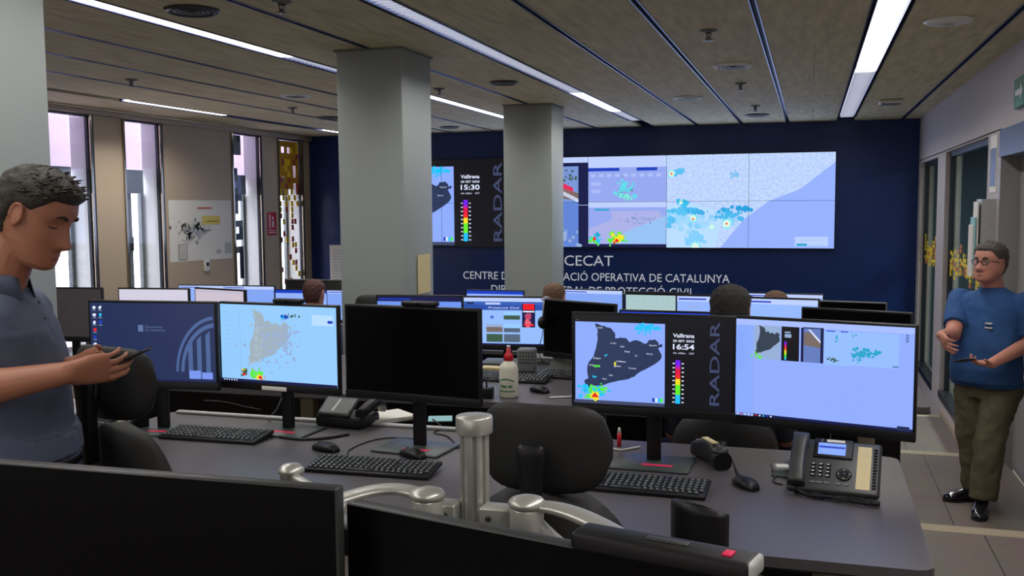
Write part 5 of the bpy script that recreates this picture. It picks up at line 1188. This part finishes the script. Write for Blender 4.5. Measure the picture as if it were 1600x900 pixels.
# person's local frame helper from photo pixels at camera depth D
Minv = (Matrix.Translation(man.location) @ Matrix.Rotation(yawA, 4, 'Z')).inverted()
def L(px, py, D=2.5): return Minv @ at(px, py, D=D)
X = Matrix.Translation(L(55, 340)) @ Matrix.Rotation(math.radians(24), 4, 'Y') @ Matrix.Rotation(math.radians(-6), 4, 'Z')
b = MB(); sk = M['skin']
head_shell(b, sk, X, sc=1.0); ears(b, sk, X)
hc_ = L(64, 338)
neckb = Vector((-.055, 0, hz - .255)); caps(b, X @ Vector((-.030, 0, -.045)), .055, neckb, .062, sk)
caps(b, X @ Vector((-.01, 0, -.07)), .045, neckb + Vector((.02, 0, .02)), .056, sk)
# trunk, legs under the clothes
b.loft([((-.05, 0, hz - .24), .07, .09, (1, 0, 0), (0, 1, 0)), ((-.05, 0, hz - .30), .10, .17, (1, 0, 0), (0, 1, 0)), ((-.03, 0, hz - .45), .11, .16, (1, 0, 0), (0, 1, 0)), ((-.01, 0, hz - .65), .10, .14, (1, 0, 0), (0, 1, 0)), ((-.01, 0, hz - .85), .11, .16, (1, 0, 0), (0, 1, 0))], sk, 28)
hip = hz - .80
for s in (-1, 1):
    caps(b, (0, s * .09, hip), .085, (.01, s * .10, .50), .056, sk); caps(b, (.01, s * .10, .50), .054, (-.02, s * .105, .10), .040, sk); caps(b, (-.02, s * .105, .06), .04, (.15, s * .12, .03), .028, sk)
# near (right) arm, y negative = towards the camera
shR = Vector((-.065, -.19, hz - .315)); elR = L(-52, 612, 2.32); wrR = L(103, 583, 2.35)
caps(b, shR, .052, elR, .043, sk); caps(b, elR, .043, elR.lerp(wrR, .35), .042, sk); caps(b, elR.lerp(wrR, .35), .041, wrR, .0275, sk)
shL = Vector((-.065, .19, hz - .315)); elL = L(-35, 600, 2.68); wrL = L(118, 572, 2.58)
caps(b, shL, .052, elL, .043, sk); caps(b, elL, .043, wrL, .0275, sk)
# phone frame of reference
pc = L(205, 557, 2.46); pdir = (L(235, 545, 2.46) - L(185, 566, 2.46)).normalized(); pn = Vector((0, 1, 0)).cross(pdir) * -1
if pn.z < 0: pn = -pn
hand(b, sk, wrR, (L(178, 572, 2.41) - wrR), Vector((0, .85, .35)), 1, curl=(.12, .35, .35), th=(.35, .25), spread=.02)
hand(b, sk, wrL, (L(178, 560, 2.5) - wrL), Vector((0, -.85, .35)), -1, curl=(.18, .40, .40), th=(.30, .25), spread=.02)
bake(b, 'body', .0036, sk, man, smooth=5)
face_bits(man, X, M['hair'], down=True)
h = MB(); head_shell(h, M['hair'], X, nz=90, na=96, fn=hair_fn(front=.066, side=.022, back=-.062, t=.013, seed=3, quiff=.016)); 
rd = random.Random(8)
for k in range(170):                                   # short tufts for a ragged outline
    z = rd.uniform(.055, .118); a = rd.uniform(-PI, PI)
    if math.cos(a) > .5 and z < .078: continue
    p = head_pt(z, a); n = (p - Vector((-.006, 0, 0))).normalized(); q = p + n * .007; tip = p + n * rd.uniform(.011, .015) + Vector((.012, 0, .001)) + Vector((rd.uniform(-.004, .004),) * 3)
    if math.cos(a) > .4: tip += n * .008
    h.tube([X @ q, X @ ((q + tip) / 2 + n * .002), X @ tip], [.0045, .0034, .0008], M['hair'], 5, caps=False)
h.build('hair', man)
# polo shirt
sh = MB(); UX = Vector((1, 0, 0)); UY = Vector((0, 1, 0)); po = M['polo']
hem = L(60, 716, 2.5).z
def sec(x, z, rx, ry): return ((x, 0, z), rx, ry, UX, UY)
sh.loft([sec(-.055, hz - .215, .066, .072), sec(-.055, hz - .245, .085, .110), sec(-.055, hz - .285, .105, .185), sec(-.045, hz - .34, .122, .205), sec(-.03, hz - .43, .134, .195), sec(-.02, hz - .54, .130, .178), sec(-.01, hz - .65, .128, .170), sec(.0, hem + .07, .130, .172), sec(.005, hem, .134, .176)], po, 44, ex=2.25)
for s, a, e in ((-1, shR, elR), (1, shL, elL)):
    d = (e - a).normalized(); u = d.cross(UY).normalized(); w = d.cross(u)
    sh.loft([(a - d * .03 + Vector((.0, -s * .03, .01)), .060, .056, u, w), (a, .071, .068, u, w), (a + d * .10, .068, .066, u, w), (a.lerp(e, .66), .064, .062, u, w), (a.lerp(e, .82), .064, .062, u, w)], po, 26); sh.ell(a, (.068,) * 3, po)
bake(sh, 'polo_shirt', .006, po, man, smooth=4, disp=(.010, .10))
co = MB(); n = 30; vs = []
for j, (dz, gr, fl) in enumerate(((0, 0, 0), (.016, .002, 0), (.030, .0, 0), (.034, .006, 0), (.020, .014, 0), (-.010, .020, 0))):
    for k in range(n + 1):
        a = .35 + (2 * PI - .7) * k / n; fr = gs(a - .35, .5) + gs(a - 2 * PI + .35, .5)
        vs.append((-.052 + (.070 + gr) * math.cos(a) + .006 * fr, (.074 + gr) * math.sin(a), hz - .222 + dz - .012 * math.cos(a) - .018 * fr * (j >= 4)))
co.add(vs, [(j * (n + 1) + k, j * (n + 1) + k + 1, (j + 1) * (n + 1) + k + 1, (j + 1) * (n + 1) + k) for j in range(5) for k in range(n)], po, True)
c = co.build('collar', man); md = c.modifiers.new('thick', 'SOLIDIFY'); md.thickness = .003
bt = MB()
for k in range(2): bt.lathe([(.005, 0), (.005, .002), (.001, .0025)], M['dgrey'], 12, c=(.062 + .014 * k, 0, hz - .27 - .04 * k), R=Matrix.Rotation(PI / 2, 3, 'Y'))
bt.build('button', man)
def trousers(t, m, hipz, joints, rx=.135, ry=.18, top=None, disp=(.012, .09), fat=1.0):
    tr = MB(); top = top or hipz + .12
    tr.loft([((0, 0, top), rx * .95, ry * .95, UX, UY), ((0, 0, hipz), rx, ry, UX, UY), ((0, 0, hipz - .10), rx * .95, ry * .98, UX, UY)], m, 36, ex=2.3)
    for hj, kj, aj in joints:
        hj, kj, aj = map(Vector, (hj, kj, aj)); d1 = (kj - hj).normalized(); d2 = (aj - kj).normalized()
        def fr(d): u = (UX - d * d.x).normalized(); return u, d.cross(u)
        u1, w1 = fr(d1); u2, w2 = fr(d2); um, wm = fr((d1 + d2).normalized())
        tr.loft([(c_, a_ * fat, b_ * fat, p_, q_) for c_, a_, b_, p_, q_ in ((hj + Vector((0, 0, .05)), .100, .094, u1, w1), (hj - Vector((0, 0, .06)), .102, .096, u1, w1), (hj.lerp(kj, .55), .088, .084, u1, w1), (kj, .080, .076, um, wm), (kj.lerp(aj, .5), .076, .072, u2, w2), (aj, .072, .066, u2, w2))], m, 28)
    bake(tr, 'trousers', .008, m, t, smooth=4, disp=disp)
trousers(man, M['jeans'], hip, [((0, s * .09, hip - .02), (.01, s * .10, .50), (-.015, s * .105, .07)) for s in (-1, 1)])
def shoe(t, ank, d, m=None, L_=.27):
    m = m or M['shoe']; ank = Vector(ank); d = Vector(d).normalized(); w = Vector((-d.y, d.x, 0)); heel = Vector((ank.x, ank.y, 0)) - d * .07
    s = MB(); secs = []
    for u, hw, hh in ((0, .024, .030), (.05, .034, .040), (.2, .037, .046), (.36, .040, .046), (.52, .044, .036), (.72, .048, .028), (.88, .042, .022), (.97, .026, .017), (1, .008, .010)):
        secs.append((heel + d * L_ * u + Vector((0, 0, .008 + hh)), hw, hh, w, Vector((0, 0, 1))))
    s.loft(secs, m, 22, ex=2.5)
    s.loft([(ank + Vector((0, 0, .0)) * 0 + Vector((0, 0, 0)), .045, .040, d, w), (Vector((ank.x, ank.y, .05)), .048, .038, d, w)], m, 20) if ank.z > .06 else None
    o = s.build('shoe', t)
    so = MB(); pts = []
    for u, hw in ((0, .02), (.06, .036), (.3, .040), (.5, .043), (.72, .050), (.9, .042), (1.0, .012)): pts.append((u, hw))
    poly = [heel + d * L_ * u + w * hw for u, hw in pts] + [heel + d * L_ * u - w * hw for u, hw in reversed(pts)]
    so.prism([(p.x, p.y) for p in poly], .0, .014, M['blackrub']); so.build('sole', o)
for s in (-1, 1): shoe(man, (-.02, s * .105, .08), (1, s * .12, 0))
bl = MB(); bl.loft([((0, 0, hem - .035), .131, .174, UX, UY), ((0, 0, hem - .002), .131, .174, UX, UY)], M['belt'], 36, ex=2.3); bl.build('belt', man)
# phone
ph = bpy.data.objects.new('smartphone', None); COL.objects.link(ph)
wpc = man.matrix_basis @ pc; R3 = Matrix((pdir, Vector((0, 1, 0)), pn)).transposed(); ph.matrix_world = Matrix.Translation(wpc) @ Matrix.Rotation(yawA, 4, 'Z') @ R3.to_4x4()
tag(ph, 'dark smartphone held in both hands by the man in the polo shirt', 'phone')
MB().rbox((-.040, -.036, -.004), (.045, .036, .004), .003, M['black'], 2).build('case', ph); MB().rbox((-.038, -.034, .0038), (.043, .034, .0046), .001, M['off'], 1).build('display', ph)

# ---------------- older man in the aisle
yawB = math.radians(-122); fa = at(1547, 412, D=6.30); body0 = Vector((fa.x - .03 * math.cos(yawB), fa.y - .03 * math.sin(yawB), 0))
old = thing('person', 'heavy grey haired man with glasses, blue t-shirt and olive trousers, walking in the aisle', 'person', tuple(body0), yawB)
Minv = (Matrix.Translation(old.location) @ Matrix.Rotation(yawB, 4, 'Z')).inverted()
DB = 6.30
s2 = M['skin2']; b = MB()
hcB = L(1546, 412, DB); X = Matrix.Translation(hcB) @ Matrix.Rotation(math.radians(-12), 4, 'Z') @ Matrix.Rotation(math.radians(-4), 4, 'Y')
head_shell(b, s2, X, sc=1.04, fat=.22); ears(b, s2, X, 1.04)
cz = hcB.z; ox, oy = 0.0, 0.0
nb = Vector((ox - .02, oy, cz - .17)); caps(b, X @ Vector((-.02, 0, -.05)), .064, nb, .070, s2)
b.loft([((ox - .02, oy, cz - .20), .08, .10, UX, UY), ((ox - .02, oy, cz - .26), .11, .18, UX, UY), ((ox, oy, cz - .45), .13, .17, UX, UY), ((ox + .02, oy, cz - .70), .14, .17, UX, UY), ((ox, oy, cz - .85), .13, .17, UX, UY)], s2, 28)
hipB = .84
# image-left arm is his right arm (y negative), image-right his left
shR = Vector((ox - .02, oy - .205, cz - .245)); shL = Vector((ox - .02, oy + .205, cz - .245))
elR = L(1489, 522, DB - .02); wrR = L(1471, 524, DB - .20)
elL = L(1606, 538, DB - .10); wrL = L(1549, 568, DB - .36)
caps(b, shR, .062, elR, .050, s2); caps(b, elR, .050, wrR, .031, s2)
caps(b, shL, .062, elL, .050, s2); caps(b, elL, .050, wrL, .031, s2)
Rv = Minv.to_3x3()
dl = Rv @ (RW @ Vector((-.15, -.1, .55))); 
hand(b, s2, wrR, L(1484, 546, DB - .34) - wrR, Rv @ (RW @ Vector((1, .2, -.2))), 1, curl=(.35, .4, .3), th=(.6, .5), s=1.05)
hand(b, s2, wrL, L(1500, 566, DB - .40) - wrL, Vector((0, 0, 1)), 1, curl=(.25, .55, .5), th=(.7, .3), s=1.05)
ft = [(at(1505, 782, Z=0), (-.95, -.35, 0)), (at(1532, 806, Z=0), (-.25, -.97, 0))]
ank = []
for (p, d) in ft:
    q = Minv @ p; dd = (Rv @ Vector(d)).normalized(); ank.append((Vector((q.x, q.y, .085)) - dd * .085, dd))
hips = [Vector((0 + ox * .3, -.10, hipB)), Vector((ox * .3, .10, hipB))]
jts = []
for hj, (aj, dd) in zip(hips, ank):
    kj = hj.lerp(aj, .5) + Vector((.05, 0, .0)); jts.append((hj, kj, aj)); caps(b, hj, .09, kj, .06, s2); caps(b, kj, .058, aj, .042, s2); caps(b, (aj.x, aj.y, .05), .035, Vector((aj.x, aj.y, .04)) + dd * .12, .026, s2)
b.loft([((ox, oy, cz - .80), .13, .17, UX, UY), ((ox * .4, oy * .4, hipB - .04), .13, .17, UX, UY)], s2, 28)
bake(b, 'body', .0055, s2, old, smooth=4)
face_bits(old, X, M['hairgrey'], sc=1.04)
h = MB(); head_shell(h, M['hairgrey'], X, nz=80, na=80, sc=1.04, fn=hair_fn(front=.072, side=.020, back=-.075, t=.020, seed=5, quiff=.006)); h.build('hair', old)
g = MB()
for s in (-1, 1):
    c = [X @ (Vector((.094 - .10 * (abs(.034 + .024 * math.cos(a)) - .01) ** 1.35 * 2.2, s * (.034 + .024 * math.cos(a)), .008 + .018 * math.sin(a))) * 1.04) for a in [2 * PI * k / 20 for k in range(21)]]
    g.tube(c, .0022, M['black'], 6); g.tube([X @ (Vector((.085, s * .060, .014)) * 1.04), X @ (Vector((.04, s * .080, .013)) * 1.04), X @ (Vector((-.01, s * .083, .012)) * 1.04)], .0022, M['black'], 6)
g.tube([X @ (Vector((.099, -.011, .010)) * 1.04), X @ (Vector((.101, 0, .013)) * 1.04), X @ (Vector((.099, .011, .010)) * 1.04)], .0022, M['black'], 6); go = g.build('glasses', old, 'dark rimmed glasses')
ln = MB()
for s in (-1, 1): ln.ell(X @ (Vector((.088, s * .034, .008)) * 1.04), (.002, .024, .018), M['lens'], R=X.to_3x3() @ Matrix.Rotation(s * .25, 3, 'Z'), nu=18, nv=8)
ln.build('lens', go)
sh = MB(); te = M['tee']
def sc2(dx, z, rx, ry): return ((ox + dx, oy * (1 if z > cz - .6 else .7), z), rx, ry, UX, UY)
hemB = hipB - .055
sh.loft([sc2(-.02, cz - .155, .075, .080), sc2(-.02, cz - .180, .092, .115), sc2(-.02, cz - .215, .115, .195), sc2(-.01, cz - .27, .135, .222), sc2(.01, cz - .38, .155, .215), sc2(.035, cz - .52, .178, .212), sc2(.045, cz - .66, .188, .215), sc2(.03, cz - .76, .184, .218), sc2(.012, hemB + .04, .176, .216), sc2(.006, hemB, .178, .218)], te, 44, ex=2.2)
for a, e in ((shR, elR), (shL, elL)):
    d = (e - a).normalized(); u = (UX - d * d.x).normalized(); w = d.cross(u); sg = -1 if a.y < oy else 1
    sh.loft([(a - d * .02 + Vector((0, -sg * .04, .01)), .070, .064, u, w), (a + d * .03, .084, .076, u, w), (a.lerp(e, .5), .078, .074, u, w), (a.lerp(e, .78), .078, .076, u, w)], te, 26); sh.ell(a + Vector((0, 0, -.006)), (.079,) * 3, te)
bake(sh, 'tshirt', .008, te, old, smooth=4, disp=(.022, .12))
# small chest print
pf = MB(); rd = random.Random(2)
for k in range(9): 
    u = -.03 + .012 * (k % 4) + rd.uniform(-.003, .003); v = .028 * (k // 4) ; q = Vector((ox + .165, oy + .075 + u, cz - .37 - v)); pf.rbox(q - Vector((.004, .006, .005)), q + Vector((.012, .006, .005)), .002, M['white'], 1)
pf.build('chest_print', old, 'small white print on the chest')
trousers(old, M['khaki'], hipB - .03, jts, rx=.150, ry=.190, top=hipB + .04, disp=(.030, .10), fat=1.2)
for aj, dd in ank: shoe(old, aj, dd, L_=.29)
bl = MB().tube([elR.lerp(wrR, .92) + Vector((.034 * math.cos(a), .034 * math.sin(a), 0)) for a in [2 * PI * k / 16 for k in range(17)]], .005, M['belt'], 8); bl.build('wristband', old)
pp_ = L(1506, 563, DB - .42); ph = bpy.data.objects.new('smartphone', None); COL.objects.link(ph); ph.matrix_world = Matrix.Translation(old.matrix_basis @ pp_) @ Matrix.Rotation(yawB + .9, 4, 'Z') @ Matrix.Rotation(-.25, 4, 'Y')
tag(ph, 'dark smartphone in the hand of the man in the blue t-shirt', 'phone')
MB().rbox((-.07, -.036, -.005), (.07, .036, .004), .003, M['black'], 2).build('case', ph); MB().rbox((-.068, -.034, .0038), (.068, .034, .0046), .001, M['lgrey'], 1).build('display', ph)

# ---------------- seated operators seen from behind
def seated(label, px, py, D, floor, hairm, skinm, shirt, rz=0.0, bald=False):
    hd = at(px, py, D=D); t = thing('person', label, 'person', (hd.x, hd.y, floor), PI / 2 + rz)
    cz = hd.z - floor; b = MB(); X = Matrix.Translation((.0, 0, cz)) @ Matrix.Rotation(.12, 4, 'Y')
    head_shell(b, skinm, X, nz=40, na=40); ears(b, skinm, X); nb = Vector((-.04, 0, cz - .18)); caps(b, (-.02, 0, cz - .06), .056, nb, .060, skinm)
    sz = .50
    b.loft([((-.04, 0, cz - .21), .08, .10, UX, UY), ((-.05, 0, cz - .28), .10, .17, UX, UY), ((-.06, 0, cz - .5), .11, .16, UX, UY), ((-.06, 0, sz + .06), .12, .17, UX, UY)], skinm, 24)
    for s in (-1, 1):
        a = Vector((-.05, s * .19, cz - .27)); e = Vector((.02, s * .24, cz - .53)); w = Vector((.27, s * .15, cz - .53)); caps(b, a, .052, e, .043, skinm); caps(b, e, .042, w, .028, skinm)
        hand(b, skinm, w, (1, -s * .2, -.05), (0, 0, -1), s, curl=(.15, .25, .2))
        caps(b, (-.02, s * .09, sz + .02), .08, (.40, s * .11, sz + .02), .058, skinm); caps(b, (.40, s * .11, sz + .0), .055, (.38, s * .11, .10), .04, skinm); caps(b, (.38, s * .11, .05), .036, (.50, s * .12, .03), .027, skinm)
    bake(b, 'body', .009, skinm, t, smooth=3)
    h = MB(); head_shell(h, hairm, X, nz=56, na=56, fn=hair_fn(front=.068, side=.015, back=-.070, t=.005 if bald else .012, seed=int(px))); h.build('hair', t)
    s_ = MB(); s_.loft([((-.045, 0, cz - .20), .068, .075, UX, UY), ((-.05, 0, cz - .235), .10, .14, UX, UY), ((-.05, 0, cz - .28), .12, .20, UX, UY), ((-.05, 0, cz - .5), .135, .185, UX, UY), ((-.05, 0, sz + .06), .145, .185, UX, UY)], shirt, 30, ex=2.2)
    for s in (-1, 1):
        a = Vector((-.05, s * .185, cz - .27)); e = Vector((.02, s * .24, cz - .53)); d = (e - a).normalized(); u = (UX - d * d.x).normalized(); s_.loft([(a - d * .02, .060, .056, u, d.cross(u)), (a + d * .02, .070, .064, u, d.cross(u)), (e, .056, .054, u, d.cross(u))], shirt, 20); s_.ell(a, (.072,) * 3, shirt)
    bake(s_, 'shirt', .010, shirt, t, smooth=3)
    tr = MB()
    for s in (-1, 1):
        tr.loft([((-.10, s * .09, sz + .04), .10, .095, (0, 1, 0), (0, 0, 1)), ((.15, s * .10, sz + .03), .09, .088, (0, 1, 0), (0, 0, 1)), ((.40, s * .11, sz + .02), .075, .075, (0, 1, 0), (0, 0, 1))], M['jeans'], 20)
        tr.loft([((.39, s * .11, sz + .05), .07, .07, UX, UY), ((.385, s * .11, sz - .15), .068, .066, UX, UY), ((.38, s * .11, .09), .062, .06, UX, UY)], M['jeans'], 20)
        shoe(t, (.38, s * .11, .05), (1, s * .1, 0), M['blackrub'])
    bake(tr, 'trousers', .012, M['jeans'], t, smooth=3)
    return t, hd
for lab, px, py, D, fl, hm, sm_, shm, bd in (
        ('seated person with short dark hair behind the gap between radar and big pale monitor', 1141, 492, 4.25, .28, 'hairdk', 'skin2', 'darkshirt', False),
        ('seated person with a balding brown head below the second pillar', 866, 468, 7.35, 0, 'hairbr', 'skin2', 'darkshirt', True),
        ('seated person with short reddish hair left of the wide pillar', 491, 461, 7.7, 0, 'hairred', 'skin2', 'polo', True),
        ('seated person whose brown hair top shows above the far right lit monitor', 1212, 483, 7.0, -.10, 'hairbr', 'skin', 'darkshirt', False)):
    t, hd = seated(lab, px, py, D, fl if px != 1212 else 0, M[hm], M[sm_], M[shm], bald=bd)
    ch = chair('office chair of the ' + {1141: 'dark haired person behind the radar screen', 866: 'balding person under the wall lettering', 491: 'reddish haired person left of the wide pillar', 1212: 'person behind the far right lit monitor'}[px], hd.x, hd.y - .02, fl if px != 1212 else 0, 0, zseat=.43, ztop=.86, cw=.44)
